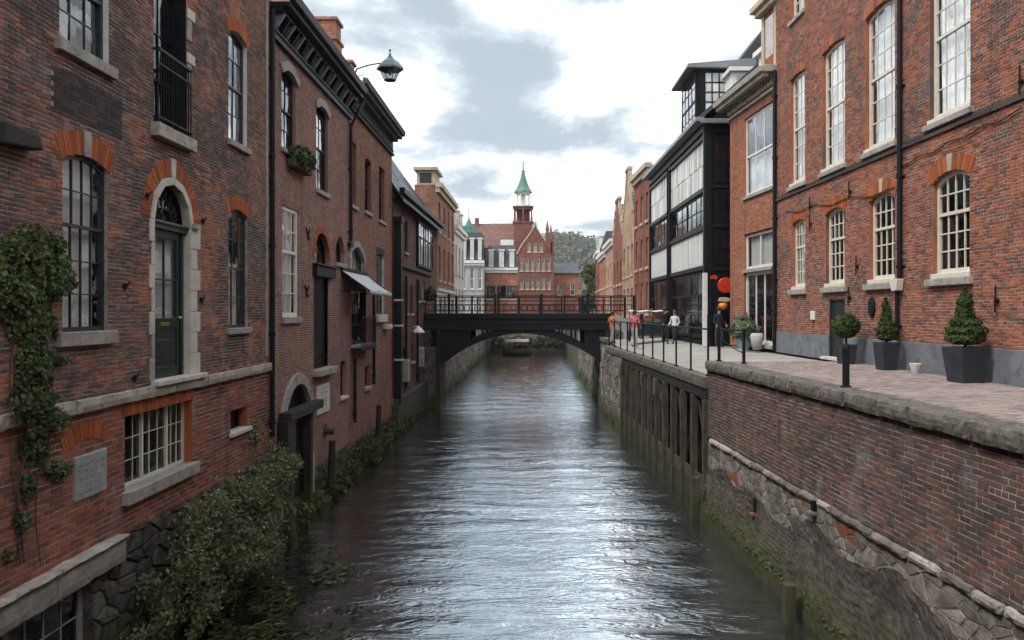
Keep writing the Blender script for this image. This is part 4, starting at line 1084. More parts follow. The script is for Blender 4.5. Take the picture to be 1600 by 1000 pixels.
# awning: canvas slope on an iron frame, scalloped front
aw = empty('awning'); COL.objects.unlink(aw); link(aw, h3)
ua, ub2 = -1.3, 2.75
vs = []; n = 14
m = MB()
for i in range(n + 1):
    u = ua + (ub2 - ua) * i / n; sag = .03 * math.sin(i * math.pi / n * 4)
    for t in np.linspace(0, 1, 5): vs.append((u, -.02 - 1.0 * t, 7.15 - .72 * t - .05 * math.sin(t * math.pi) + sag * t))
    vs.append((u, -1.03, 7.15 - .72 - .14))
fs = [(i * 6 + j, i * 6 + j + 1, (i + 1) * 6 + j + 1, (i + 1) * 6 + j) for i in range(n) for j in range(5)]
m.add(vs, fs); cv = m.build('canvas', M_CANVAS, aw, smooth=True); sd = cv.modifiers.new('thick', 'SOLIDIFY'); sd.thickness = .012
m = MB()
for u in (ua, ub2): m.tube([(u, .0, 6.4), (u, -1.0, 6.42)], .018, 6); m.tube([(u, 0, 7.12), (u, -1.0, 6.42)], .018, 6)
m.tube([(ua, -1.0, 6.42), (ub2, -1.0, 6.42)], .02, 6); m.box(ua, ub2, -.1, .0, 7.12, 7.22); m.build('awning_frame', M_BLACKM, aw)
for (x, zt, zb2) in ((581, 440, 600), (551, 560, 660)):
    u = F3.at(x, 0)[0]; downpipe(h3, max(.1, u), F3.at(x, zb2)[1], F3.at(x, zt)[1], r=.06)
p = F3.at(585, 510); 
m = MB(); p = F3.at(600, 500); m.box(p[0] - .3, p[0] + .5, -.3, 0, p[1] - .4, p[1] - .2); m.build('ledge_box', M_STONEW, h3, bevel=.02)

# ---- fourth: low dark house with lean roof, black flue and timber bay
F4 = Fac((-6.45, 37.02), (-6.3, 53.0))
h4 = F4.root('brick_house'); tag(h4, 'low dark red house with glazed black roof and tall square flue before bridge', 'house')
r = F4.rect
bay = op(r(650, 673, 352, 420)); c1 = op(r(633, 637, 445, 490)); c2 = op(r(641, 645, 445, 490)); c3 = op(r(652, 656, 440, 470)); c4 = op(r(632, 637, 345, 395)); c5 = op(r(660, 664, 440, 470))
c6 = op(r(630, 635, 545, 570)); c7 = op(r(643, 647, 540, 565))
W4 = [bay, c1, c2, c3, c4, c5, c6, c7]
sheet_wall(h4, 0, F4.L, -.6, 11.4, W4, MF_DK)
pitched_shell(F4, h4, 8, 0, 11.5, MF_DK, M_SLATED, 5.6, over=.5)
window(h4, bay, M_BLACK, 6, (2, 1), depth=-.15, fw=.12, panes=False, gmat=M_GLASSB, curtain=M_BLIND, mull=(.33, .67))
for o in (c1, c2, c3, c4, c5, c6, c7): window(h4, o, M_WHITE2 if o in (c3, c5) else M_BLACK, 2, (1, 1), depth=.1, panes=False, sill=M_STONEG, reveal=MF_DK, gmat=M_GLASSD)
m = MB(); m.box(0, F4.L, -.55, -.3, 11.25, 11.5); m.box(0, F4.L, -.12, .0, 10.9, 11.2); m.box(1, F4.L - 3, -.14, 0, 7.9, 8.1); m.build('cornice', M_BLACK, h4)
m = MB(); m.box(.15, .55, -.36, -.04, 1.4, 9.9); m.box(.05, .65, -.42, 0, 9.9, 10.15); fl = m.build('flue', M_BLACK, h4, bevel=.015)
for zc in (3.4, 5.0, 6.2): m = MB(); m.box(.12, .58, -.39, -.02, zc, zc + .09); m.build('flue_band', M_STONEW, fl)
for k in range(4):                               # roof lights catching the sky
    s_ = 5.6 / 4; m = MB(); x0 = .6 + k * 2.2; m.prismx([(.6, 11.5 + .6 * s_ + .2), (2.6, 11.5 + 2.6 * s_ + .2), (2.6, 11.5 + 2.6 * s_ + .28), (.6, 11.5 + .6 * s_ + .28)], x0, x0 + 1.7); m.build('roof_light', M_GLASSB, h4)
chimney(h4, F4, -8.5, 42.5, 12, 15.6, .5, .5, MF_OR)
m = MB(); m.tube([(3.0, 2.5, 13), (3.0, 2.5, 15.9)], .025, 6); m.tube([(2.2, 2.5, 15.8), (3.4, 2.5, 15.9)], .015, 5)
for k in range(6): m.tube([(2.25 + k * .2, 2.2, 15.81), (2.25 + k * .2, 2.8, 15.81)], .01, 4)
m.build('aerial', M_LEAD, h4)
bwall = MB(); bwall.box(0, F4.L, -.25, .0, -.6, 1.6); bwall.build('base_wall', M_RUBD, h4, bevel=.03)
for x, u_ in ((640, 3.2), (656, 7.0)): downpipe(h4, u_, 1.8, 7.5, r=.06)
# hanging flower baskets and wall lantern on this house
p = F4.at(664, 460); P, N_ = blob_points((p[0], -.35, p[1]), (.35, .35, .45), 260); leaves('flower_basket', ML_IVY, P, N_, .14, h4)
p = F4.at(645, 518); m = MB(); m.lathe(p[0], -.3, [(.04, p[1] + .3), (.32, p[1] + .02), (.34, p[1] - .05), (.1, p[1] - .06)], 12); m.tube([(p[0], 0, p[1] + .25), (p[0], -.3, p[1] + .3)], .02, 6); m.build('wall_lantern', M_WHITE2, h4)
for u_, zc in ((2.5, 2.2), (7.5, 2.6), (11.5, 2.4)):
    m = MB(); m.box(u_, u_ + .5, -.32, .0, zc, zc + 1.1); m.build('meter_box', M_STONEG, h4, bevel=.03)

# ---- houses in the distance
def open_box(m, L, depth, z0, z1):
    m.add([(0, .01, z0), (L, .01, z0), (L, depth, z0), (0, depth, z0), (0, .01, z1), (L, .01, z1), (L, depth, z1), (0, depth, z1)], [(4, 5, 6, 7), (1, 2, 6, 5), (2, 3, 7, 6), (3, 0, 4, 7)])
def far_house(F, name, label, zb, ztop, wmat, fmat, storeys, n, wfrac=.45, roof='pitch', rmat=None, depth=9, ridge=3.0, cornice=None, zwall=None, grp=None, ground=None, gl=None, rows=(1, 1), shell=None):
    root = F.root(name, zb); tag(root, label, 'house', grp); ops = []
    for za, zc in storeys:
        for i in range(n):
            c = F.L * (i + .5) / n; hw = F.L / n * wfrac / 2; ops.append(op((c - hw, c + hw, za, zc)))
    extra = []
    if ground: extra = [op((F.L * a, F.L * b, za, zc)) for a, b, za, zc in ground]
    top = None; zw = zwall if zwall is not None else zb
    if roof in ('gable', 'step', 'bell'):
        def top(z, u0, u1):
            if z < ztop: return u0, u1
            t = (z - ztop) / ridge
            if roof == 'step': t = math.floor(t * 5) / 5
            if roof == 'bell': t = t ** .6 if t < .8 else .87 + (t - .8) * .4
            h = (u1 - u0) / 2 * (1 - t * .86); c = (u0 + u1) / 2; return c - h, c + h
        wl = sheet_wall(root, 0, F.L, zw, ztop + ridge, ops + extra, wmat, top=top)
        sh = MB(); L = F.L
        sh.add([(0, .05, zw), (0, depth, zw), (0, depth, ztop), (0, .05, ztop)], [(0, 1, 2, 3)]); sh.add([(L, .05, zw), (L, depth, zw), (L, depth, ztop), (L, .05, ztop)], [(3, 2, 1, 0)])
        sh.build('side_wall', shell or wmat, root)
        rf = MB(); rf.prism([(-.1, ztop - .1), (L + .1, ztop - .1), (L / 2, ztop + ridge * .93)], .06, depth); rf.build('roof', rmat or M_SLATED, root)
        # cream coping up the gable
        cp = MB(); zz_ = ztop
        while zz_ < ztop + ridge - .01:
            a, b = top(zz_ + .01, 0, L); a2, b2 = top(min(zz_ + ridge / 12, ztop + ridge) - .01, 0, L)
            for p, q in ((a, a2), (b, b2)): cp.box(min(p, q) - .1, max(p, q) + .1, -.08, .2, zz_, zz_ + ridge / 12)
            zz_ += ridge / 12
        a, b = top(ztop + ridge - .01, 0, L); cp.box(a - .25, b + .25, -.14, .25, ztop + ridge, ztop + ridge + .22); cp.build('gable_coping', cornice or M_CREAM, root)
    else:
        wl = sheet_wall(root, 0, F.L, zw, ztop, ops + extra, wmat)
        if roof == 'pitch': pitched_shell(F, root, depth, zw, ztop, shell or wmat, rmat or M_SLATED, ridge, over=.3)
        elif roof == 'mansard':
            sh = MB(); open_box(sh, F.L, depth, zw, ztop); sh.build('side_wall', shell or wmat, root)
            rf = MB(); L = F.L; k = ridge * .35
            rf.add([(0, 0, ztop), (L, 0, ztop), (L, depth, ztop), (0, depth, ztop), (.3, k, ztop + ridge), (L - .3, k, ztop + ridge), (L - .3, depth - k, ztop + ridge), (.3, depth - k, ztop + ridge)],
                   [(4, 5, 6, 7), (0, 1, 5, 4), (1, 2, 6, 5), (2, 3, 7, 6), (3, 0, 4, 7)]); rf.build('roof', rmat or M_SLATE, root)
            for i in range(n):
                c = L * (i + .5) / n; d = MB(); w = L / n * .22
                d.box(c - w, c + w, .05, k + .3, ztop + .25, ztop + ridge * .75); d.box(c - w - .12, c + w + .12, -.05, k + .3, ztop + ridge * .75, ztop + ridge * .75 + .15); dm = d.build('dormer', M_WHITE2, root)
                q = MB(); q.add([(c - w * .75, .04, ztop + .4), (c + w * .75, .04, ztop + .4), (c + w * .75, .04, ztop + ridge * .7), (c - w * .75, .04, ztop + ridge * .7)], [(0, 1, 2, 3)]); q.build('pane', gl or M_GLASS, dm)
        else:
            sh = MB(); open_box(sh, F.L, depth, zw, ztop - .01); sh.build('side_wall', shell or wmat, root)
        if cornice:
            c = MB(); c.box(-.1, F.L + .1, -.35, .1, ztop - .18, ztop + .12); c.box(-.05, F.L + .05, -.18, .1, ztop - .5, ztop - .18); c.build('cornice', cornice, root)
    for o in ops: window(root, o, fmat, 2, rows, depth=.12, fw=.09, bar=.04, panes=False, gmat=gl, reveal=wmat, sill=M_CREAM, sill_h=.18, back=.5)
    for o in extra: window(root, o, fmat, 4, (2, 1), depth=.1, fw=.12, bar=.05, panes=False, gmat=gl, reveal=wmat, back=.5)
    return root
h5 = far_house(Fac((-6.3, 53.05), (-6.2, 64)), 'town_house', 'tall orange brick house with cream cornice and white ground floor behind bridge', 0, 14.2, MF_ORD, M_CREAM,
          [(7.9, 10.2), (11.2, 13.2)], 4, .34, 'flat', cornice=M_CREAM, depth=1.5)
m = MB(); m.box(0, 10.9, -.03, .02, 4.4, 7.1); m.box(0, 10.9, -.12, .02, 7.1, 7.3); m.build('white_ground_floor', MF_WHT, h5)
m = MB(); m.box(.3, 3.0, .2, 1.4, 14.2, 15.2); m.box(.1, 3.2, 0, 1.6, 15.2, 15.4); m.build('attic', M_CREAM, h5)
m = MB(); m.add([(.29, 1.2, 14.35), (.29, .4, 14.35), (.29, .4, 15.05), (.29, 1.2, 15.05)], [(0, 1, 2, 3)]); m.build('pane', M_FRDK, h5)
for i in range(4):
    m = MB(); x = 1.0 + i * 2.5; m.box(x, x + 1.3, -.06, -.035, 5.0, 6.7); m.build('ground_window', M_FRDK, h5)
m = MB(); m.box(0, 10.9, -.35, .02, -.8, 4.1); stb = m.build('base_wall', M_REND, h5); stones(stb, 0, 10.9, -.3, 4.1, .5, M_RUB, y=-.36, rise=.06)
h6 = far_house(Fac((-6.2, 64.05), (-6.1, 72)), 'town_house', 'white rendered house with slate mansard roof behind bridge', 0, 12.6, MF_WHT, M_FRDK, [(5.3, 7.6), (8.8, 11.2)], 3, .4, 'mansard', rmat=M_SLATE, ridge=2.2, cornice=M_WHITE2, depth=6)
m = MB(); m.box(0, 7.9, -.35, .02, -.8, 4.2); stb = m.build('base_wall', M_REND, h6); stones(stb, 0, 7.9, -.3, 4.1, .5, M_RUB, y=-.36, rise=.06)
h7 = far_house(Fac((-9.4, 95), (-5.7, 95)), 'town_house', 'grey-white house with big dormers and curved slate roof facing the bridge', 4.2, 11.7, MF_GRY, M_WHITE2, [(5.2, 7.4), (8.4, 10.9)], 4, .5, 'mansard', rmat=M_SLATED, ridge=3.6, cornice=M_WHITE2, depth=7)
m = MB(); m.box(.8, 2.6, 2, 4, 15.2, 16.2); m.lathe(1.7, 3, [(.5, 16.2), (.25, 16.9), (.07, 17.3), (.05, 18.6)], 8); m.build('roof_finial', M_COPPER, h7)
FL = Fac((-6.15, 72.1), (-5.6, 112)); lq = FL.root('quay_wall'); tag(lq, 'low mossy quay wall on left side beyond the bridge', 'wall')
m = MB(); m.box(0, FL.L, 0, .6, -1, 4.1); lw = m.build('wall', M_REND, lq); stones(lw, 0, FL.L, -.3, 4.0, .6, M_RUB, y=-.01, rise=.06)
m = MB(); m.box(0, FL.L, -.1, 1.2, 4.1, 4.28); m.build('coping', M_COPE, lq)
F6 = Fac((-5.6, 98), (-1.75, 98))
h8 = far_house(F6, 'town_house', 'narrow house with dark shopfront windows and steep slate roof beside hall', 4.2, 11.0, MF_OR, M_BLACK, [(7.3, 8.9)], 3, .85, 'mansard', rmat=M_SLATE, ridge=3.0, cornice=M_WHITE2)
# ---- town hall with gabled front, lantern tower and copper spire
FH = Fac((-2.05, 113), (3.2, 113))
hall = FH.root('town_hall', 4.2); tag(hall, 'red brick hall with gabled front and green copper spire beyond the bridge', 'hall')
hops = []
for za, zc, n in ((8.9, 10.6, 6), (11.5, 13.4, 6)):
    for i in range(n): c = 5.25 * (i + .9) / (n + .8); hops.append(op((c - .24, c + .24, za, zc)))
for i in range(3): c = 2.62 + (i - 1) * .85; hops.append(op((c - .25, c + .25, 14.2, 15.5), .2))
def hall_top(z, u0, u1):
    if z < 13.9: return u0, u1
    t = (z - 13.9) / 4.6; h = 2.62 * max(.04, (1 - t) ** 1.15 + .05 * math.sin(t * 6)); return 2.62 - h, 2.62 + h
sheet_wall(hall, 0, 5.25, 4.2, 18.5, hops, MF_HALL, top=hall_top)
for o in hops: window(hall, o, M_CREAM, 2, (1, 1), depth=.06, fw=.08, bar=.05, panes=False, curtain=M_CURT, curtain_frac=(0, .6), sill=M_CREAM, sill_h=.15, back=.3)
m = MB(); open_box(m, 5.25, 8, 4.2, 13.9); m.build('side_wall', MF_HALL, hall)
m = MB(); m.prism([(-.15, 13.85), (5.4, 13.85), (2.62, 18.1)], .5, 10); m.build('roof', M_TILE, hall)
m = MB(); m.box(-7.5, 0.0, 5, 14, 4.2, 15.3); m.build('wing_wall', MF_HALL, hall)
m = MB(); m.prismx([(4.6, 15.2), (14.4, 15.2), (9.5, 19.3)], -7.6, 1.5); m.build('wing_roof', M_TILE, hall)
m = MB(); m.box(-6.6, -6.0, 8.8, 9.8, 18.5, 20.1); m.build('chimney', MF_HALL, hall)
m = MB(); m.box(-2.5, -.3, 4.9, 5.2, 12, 16.4); gw = m.build('stair_window', M_WHITE2, hall)
for x, z0_, z1_ in ((5.1, 13.9, 15.6), (4.35, 14.4, 17.4), (4.85, 14.0, 16.8)):
    m = MB(); m.box(x - .22, x + .22, -.12, .32, z0_, z1_); m.lathe(x, .1, [(.3, z1_), (.18, z1_ + .4), (.03, z1_ + 1.3)], 8); m.build('pinnacle', MF_HALL, hall)
cp = MB()
zz_ = 13.9
while zz_ < 18.4:
    a, b = hall_top(zz_, 0, 5.25); a2, b2 = hall_top(zz_ + .3, 0, 5.25)
    cp.add([(a - .12, -.1, zz_), (a + .1, -.1, zz_), (a2 + .1, -.1, zz_ + .3), (a2 - .12, -.1, zz_ + .3)], [(0, 1, 2, 3)]); cp.add([(b - .1, -.1, zz_), (b + .12, -.1, zz_), (b2 + .12, -.1, zz_ + .3), (b2 - .1, -.1, zz_ + .3)], [(0, 1, 2, 3)]); zz_ += .3
cpo = cp.build('gable_coping', M_CREAM, hall); sd = cpo.modifiers.new('thick', 'SOLIDIFY'); sd.thickness = .2
tx, ty = .85, 6.0; sdx = Vector((-1.16 + 2.05, 119))
tw = empty('tower'); COL.objects.unlink(tw); link(tw, hall); tw.location = (tx, ty, 0 - 4.2)
m = MB(); m.box(-1.4, 1.4, -1.4, 1.4, 12, 18.9); m.box(-1.55, 1.55, -1.55, 1.55, 18.9, 19.1)
for sx in (-1, 1):
    for sy in (-1, 1): m.box(sx * 1.4 - .28 * (sx > 0), sx * 1.4 + .28 * (sx < 0), sy * 1.4 - .28 * (sy > 0), sy * 1.4 + .28 * (sy < 0), 19.1, 20.9)
m.box(-1.4, 1.4, -1.4, 1.4, 20.9, 21.2); m.box(-1.55, 1.55, -1.55, 1.55, 21.2, 21.4); m.box(-.12, .12, -1.4, 1.4, 19.1, 20.9); m.box(-1.0, 1.0, -.4, .4, 19.1, 20.9)
m.build('belfry', MF_HALL, tw)
m = MB()
for j in range(8):
    w = j * math.pi / 4 + .39; m.lathe(math.cos(w) * .95, math.sin(w) * .95, [(.13, 21.4), (.12, 23.3)], 8)
m.lathe(0, 0, [(1.15, 21.4), (1.15, 21.65), (.4, 21.66)], 8); m.lathe(0, 0, [(1.05, 23.2), (1.2, 23.4), (1.2, 23.5)], 8); m.lathe(0, 0, [(.5, 21.6), (.5, 23.3)], 8)
m.build('lantern', M_WHITE2, tw)
m = MB(); m.lathe(0, 0, [(1.4, 23.5), (1.35, 23.65), (.95, 24.3), (.62, 25.1), (.34, 26.0), (.2, 26.6), (.24, 26.75), (.1, 26.9), (.05, 27.8), (.1, 27.95), (.02, 28.1), (.015, 28.9)], 8); m.build('spire', M_COPPER, tw)
# ---- orange house right of the hall, wooded hill and trees
FO = Fac((3.45, 122), (7.3, 122))
ho = far_house(FO, 'town_house', 'small orange house with blue-grey roof right of the hall', 4.2, 11.6, MF_OR, M_WHITE2, [(8.2, 9.9)], 2, .35, 'pitch', rmat=M_SLATE, ridge=1.6, depth=8)
def hill():
    xs = np.linspace(-620, 620, 120); ys = np.linspace(430, 850, 50); X, Y = np.meshgrid(xs, ys); t = (Y - 430) / 390
    Z = 4.2 + 66 * np.clip(np.sin(np.clip(t * 1.25, 0, 1) * math.pi / 2), 0, 1) * (0.82 + .12 * np.sin(X * .021 + 1) + .06 * np.sin(X * .06))
    idx = np.arange(X.size).reshape(X.shape); Fq = np.stack([idx[:-1, :-1], idx[:-1, 1:], idx[1:, 1:], idx[1:, :-1]], -1).reshape(-1, 4)
    o = np_mesh('hill', np.stack([X, Y, Z], -1), Fq, M_SOIL, smooth=True); tag(o, kind='structure')
    n = 2600; px = rng.uniform(-180, 200, n); py = rng.uniform(435, 760, n); t = (py - 430) / 390
    pz = 4.2 + 66 * np.sin(np.clip(t * 1.25, 0, 1) * math.pi / 2) * (0.82 + .12 * np.sin(px * .021 + 1) + .06 * np.sin(px * .06))
    PP = []; NN = []
    for i in range(n):
        s = rng.uniform(2.5, 5.5); p, d = blob_points((px[i], py[i], pz[i] + s * .7), (s, s, s * 1.2), 14, .6); PP.append(p); NN.append(d)
    o = leaves('woodland', M_leaf('far wood', [(0.05, 0.06, 0.045), (0.085, 0.09, 0.065), (0.12, 0.11, 0.08)], scale=.03), np.concatenate(PP), np.concatenate(NN), 2.2); tag(o, 'wooded hillside far behind the town', 'woodland', kind='stuff')
hill()
def tree(loc, h, rx, label, mat=ML_TREE, nl=2600, ls=.28):
    root = empty('tree', loc); tag(root, label, 'tree', 'trees at the far end of the canal')
    m = MB(); m.tube([(0, 0, 0), (.05, 0, h * .3), (-.05, .05, h * .6), (0, 0, h * .85)], [.2, .16, .1, .03], 7)
    for k in range(9):
        a = k * 2.4; z = h * (.3 + .06 * k); m.tube([(0, 0, z), (math.cos(a) * rx * .5, math.sin(a) * rx * .5, z + h * .1), (math.cos(a) * rx * .8, math.sin(a) * rx * .8, z + h * .15)], [.08, .05, .02], 5)
    m.build('trunk', M_WOOD, root); P = []; N_ = []
    for k in range(16):
        a = random.uniform(0, 6.28); t = random.uniform(.3, .95); q = rx * (1.05 - .55 * abs(t - .5)) * random.uniform(.2, .75)
        p, d = blob_points((math.cos(a) * q, math.sin(a) * q, h * t), (rx * .38, rx * .38, h * .11), nl // 16, .4); P.append(p); N_.append(d)
    leaves('crown', mat, np.concatenate(P), np.concatenate(N_), ls, root)
tree((8.6, 112, 4.2), 8.6, 1.9, 'loose leafy tree standing beside the orange house')
tree((7.9, 117, 4.2), 4.6, 1.3, 'low bushy tree in front of the orange house')
tree((8.6, 106, 4.2), 6.3, 1.8, 'tree growing against the last right-bank house')

# ================================================================== RIGHT BANK
def edge_x(y): return 4.98 + (22.3 - y) / 17.7 * 0.97          # canal edge of the near quay
def fac_x(y): return 8.85 + (28.7 - y) / 17.2 * 0.4
# ---- near quay wall
FQ = Fac((4.98, 22.3), (5.95, 4.6))
qw = FQ.root('quay_wall'); tag(qw, 'dark brick quay wall on rubble base with rough stone coping', 'wall')
slot = op((*sorted((FQ.at(1216, 0)[0], FQ.at(1221, 0)[0])), FQ.at(1218, 692)[1], FQ.at(1218, 655)[1]))
slot['u1'] = slot['u0'] + .12
bwq = brick_wall(FQ, qw, 0, FQ.L, 2.2, 4.05, [slot], MB_Q, M_MORTL, near=300, rand_head=0.1)
m = MB(); m.box(slot['u0'], slot['u1'], .12, .14, slot['z0'], slot['z1']); m.build('slot_back', M_INT, qw)
m = MB(); m.box(-.001, FQ.L, .02, .5, -1, 4.04); m.build('core', M_REND, qw)
m = MB(); m.box(FQ.L + .01, FQ.L + 34, -.02, .5, -1, 4.33); m.build('unseen_wall_block', MB_Q, qw)  # unseen length behind the camera, added to keep light off the lower walls
u = 0.0
while u < FQ.L - .05:                                         # coping
    w = min(random.uniform(.9, 1.5), FQ.L - u); q = random.uniform(-.012, .012)
    rough_block('coping_stone', M_COPE, bwq, u + .003, u + w - .003, -.11 + q, .42, 4.05, 4.33 + q * .4, .022, .085, u); u += w
u = 0.3
while u < FQ.L - .05:                                         # pale ledge course
    w = min(random.uniform(.5, 1.1), FQ.L - u); q = random.uniform(-.02, .02)
    rough_block('ledge_stone', random.choice((M_STONE, M_RUB, M_RUB, M_COPE)), bwq, u + .004, u + w - .004, -.08 + q, .05, 2.05, 2.2 + q * .3, .02, .08, u); u += w
M_RUST = M_rough('iron red stone', (0.24, 0.085, 0.04), 0.35, 3, bump=.9, bscale=18, bdist=.03, green=.5)
def batter(z): return -max(0, (1.2 - z)) * .22
rb = sheet_wall(qw, 0, FQ.L, 1.0, 2.06, [], M_RUB, name='rubble_wall', y=.004)
stones(rb, 0, FQ.L, 1.2, 2.06, .19, M_RUB, gap=.016, y=0, ind=290, F=FQ, rise=.014, mat2=M_RUST, red=.05, aspect=1.9)
nu, nv = 260, 22; vs = []                                       # rough battered foot, patches of fallen facing
for i in range(nu + 1):
    u = FQ.L * i / nu
    for j in range(nv + 1):
        z = (1.5 + .42 * noise.noise(Vector((u * .55, 4.4, 0))) + .1 * noise.noise(Vector((u * 2.3, 1.4, 0)))) * (1 - j / nv) + .26 * j / nv; q = noise.fractal(Vector((u * 1.4, z * 2.4, 1.7)), .9, 2.1, 5); k_ = noise.noise(Vector((u * .8, 7.3, z * .5)))
        vs.append((u, batter(z) - .025 - .03 * q - .022 * noise.noise(Vector((u * 9, z * 14, 0))) - .006 * math.sin(z * 74), z))
fq_ = [(i * (nv + 1) + j, i * (nv + 1) + j + 1, (i + 1) * (nv + 1) + j + 1, (i + 1) * (nv + 1) + j) for i in range(nu) for j in range(nv)]
np_mesh('foot_wall', vs, fq_, M_REND, qw); n = 60
m = MB(); vs = []
for i in range(n + 1):
    u = FQ.L * i / n; a = random.uniform(-.04, .04)
    vs += [(u, -.16, .44), (u, -.32 + a, .43 + random.uniform(-.04, .04)), (u, -.38 + a, .32), (u, -.4 + a * .5, -.5)]
fs = [(i * 4 + j, i * 4 + j + 1, (i + 1) * 4 + j + 1, (i + 1) * 4 + j) for i in range(n) for j in range(3)]
m.add(vs, fs); m.build('mossy_ledge', M_MOSS, qw, smooth=True)
P = []; 
for i in range(1500):
    u = random.uniform(0, FQ.L - 2); P.append((u, -random.uniform(.2, .4), random.uniform(.32, .48) - max(0, random.gauss(0, .06))))
leaves('moss', ML_MOSS, P, np.tile([[0, -.5, 1]], (len(P), 1)), .045, qw, kind='stuff')
for (x, y, h_) in ((1183, 790, .32), (1275, 790, .2)):         # weep holes
    p = FQ.at(x, y); m = MB(); m.box(p[0] - .07, p[0] + .07, -.075, .0, p[1] - h_ / 2, p[1] + h_ / 2); m.build('weep_hole', M_INT, qw)
    m = MB(); m.box(p[0] - .09, p[0] + .09, -.16, .0, p[1] - h_ / 2 - .08, p[1] - h_ / 2); m.build('weep_lip', M_RUST if h_ > .3 else M_RUB, qw, bevel=.02)
for x, y, z, lab in ((4.72, 14.6, .7, 'short square timber post against mossy foot of quay wall'), (4.5, 21.9, 1.15, 'black timber post where quay wall meets timber staging')):
    m = MB(); m.box(-.1, .1, -.1, .1, -1, z); o = m.build('mooring_post', M_WOOD, bevel=.02); o.location = (x, y, 0); o.rotation_euler = (.02, .03, .05); tag(o, lab, 'post', 'posts standing in the water')

# ---- promenade: paving bricks near, flags beyond
g = MB()
ys_ = np.linspace(-30, 22.3, 40)
vs = []
for y in ys_: vs += [(edge_x(y) + .38, y, 4.27), (12, y, 4.27)]
g.add(vs, [(2 * i, 2 * i + 1, 2 * i + 3, 2 * i + 2) for i in range(len(ys_) - 1)])
k = len(vs); g.add([(5.3, 22.3, 4.27), (12, 22.3, 4.27), (12, 22.3, 3.2), (5.0, 22.3, 3.2)], [(0, 1, 2, 3)])
prom = g.build('pavement', M_MORT); tag(prom, kind='structure')
rows = []; y = 7.5; k = 0
while y < 22.21:
    x = 5.0 + (k % 2) * .1 + 0.0
    while x < 9.4:
        if x > edge_x(y) + .43 and x + .2 < fac_x(y) - .02: rows.append((x + .003, x + .197, y + .003, y + .097))
        x += .2
    y += .1; k += 1
rows = np.array(rows)
cen = np.stack([(rows[:, 0] + rows[:, 1]) / 2, (rows[:, 2] + rows[:, 3]) / 2], 1)
pxs = VX + FPX * cen[:, 0] / cen[:, 1]
vis = np.where(pxs < 1595)[0]; pick = vis[np.argsort(cen[vis, 1])[:300]]
pm = []
for i in range(6):
    m = MB(); h = .03 + i * .001; m.box(-.097, .097, -.047, .047, 0, h); me = bpy.data.meshes.new('paving_brick'); me.from_pydata(m.v, [], m.f[1:]); me.materials.append(MB_PAVE); pm.append(me)
for n_, i in enumerate(pick):
    o = bpy.data.objects.new('paving_brick', pm[n_ % 6]); o.location = (cen[i, 0], cen[i, 1], 4.27); o.rotation_euler = (random.uniform(-.012, .012), random.uniform(-.012, .012), 0); COL.objects.link(o); o.parent = prom
Rr = np.delete(rows, pick, axis=0); N = len(Rr); V = np.zeros((N, 8, 3)); a, b, c, d = Rr.T; top = 4.30 + rng.uniform(-.003, .005, N)
for j, (ux, yx) in enumerate(((a, c), (b, c), (b, d), (a, d))):
    V[:, j, 0] = ux; V[:, j, 1] = yx; V[:, j, 2] = top + rng.uniform(-.002, .002, N); V[:, j + 4, 0] = ux; V[:, j + 4, 1] = yx; V[:, j + 4, 2] = 4.265
base = np.array([(0, 1, 2, 3), (1, 0, 4, 5), (2, 1, 5, 6), (3, 2, 6, 7), (0, 3, 7, 4)])
np_mesh('paving', V, (np.arange(N)[:, None, None] * 8 + base[None]).reshape(-1, 4), MB_PAVE, prom, kind='stuff')
def far_edge(y): return 4.97 - (y - 22.3) / 21 * .85 if y < 43.3 else 4.12 + min(.5, (y - 43.3) * .03)
g = MB(); vs = []
ysf = np.concatenate([np.linspace(22.3, 46, 14), np.linspace(50, 118, 10)])
for y in ysf:
    ze = 3.85 + max(0, min(.3, (y - 40) * .03)); vs += [(far_edge(y) + .3, y, ze), (7.2, y, 4.16), (14, y, 4.25)]
g.add(vs, [(3 * i + j, 3 * i + j + 1, 3 * i + j + 4, 3 * i + j + 3) for i in range(len(ysf) - 1) for j in range(2)])
fp = g.build('promenade', M_FLAG); tag(fp, kind='structure')

# ---- timber-fronted quay beyond
FT = Fac((4.12, 43.5), (4.97, 22.42))
tq = FT.root('timber_quay'); tag(tq, 'quay of black timber posts and mossy boards under stone edging', 'quay')
LT = FT.L; npst = 12; uq = LT - 15.5
u = 0.0
while u < LT - .05:
    w = min(random.uniform(1.2, 1.8), LT - u); rough_block('edging_stone', M_COPE, tq, u + .004, u + w - .004, -.09, .4, 3.52, 3.86, .018, .13, u); u += w
m = MB(); m.box(uq, LT, -.02, .3, 3.2, 3.52); m.build('top_beam', M_TIMB, tq, bevel=.015)
for i in range(npst):
    u = uq + .1 + (LT - uq - .22) * i / (npst - 1); q = random.uniform(-.03, .03)
    m = MB(); m.box(u - .09, u + .09, -.1, .1, -1, 3.2); o = m.build('pile', M_WOOD, tq, bevel=.012); o.rotation_euler = (0, 0, 0)
    if i < npst - 1:
        du = (LT - uq - .22) / (npst - 1)
        for j in range(3):
            m = MB(); m.box(u + .1, u + du - .1, -.02 + random.uniform(-.02, .02), .04, -.3 + j * .42, .1 + j * .42); m.build('board', M_MOSS if j < 2 else M_WOOD, tq, bevel=.01)
        m = MB(); m.tube([(u + .05, .12, 1.2), (u + du - .05, .12, 3.1)] if i % 2 else [(u + .05, .12, 3.1), (u + du - .05, .12, 1.2)], .05, 6); m.build('brace', M_TIMB, tq)
m = MB(); m.box(uq, LT, 2.2, 2.3, -1, 3.5); m.box(LT - .04, LT, .0, 2.2, -1, 3.5); m.build('back_wall', M_RUBD, tq)
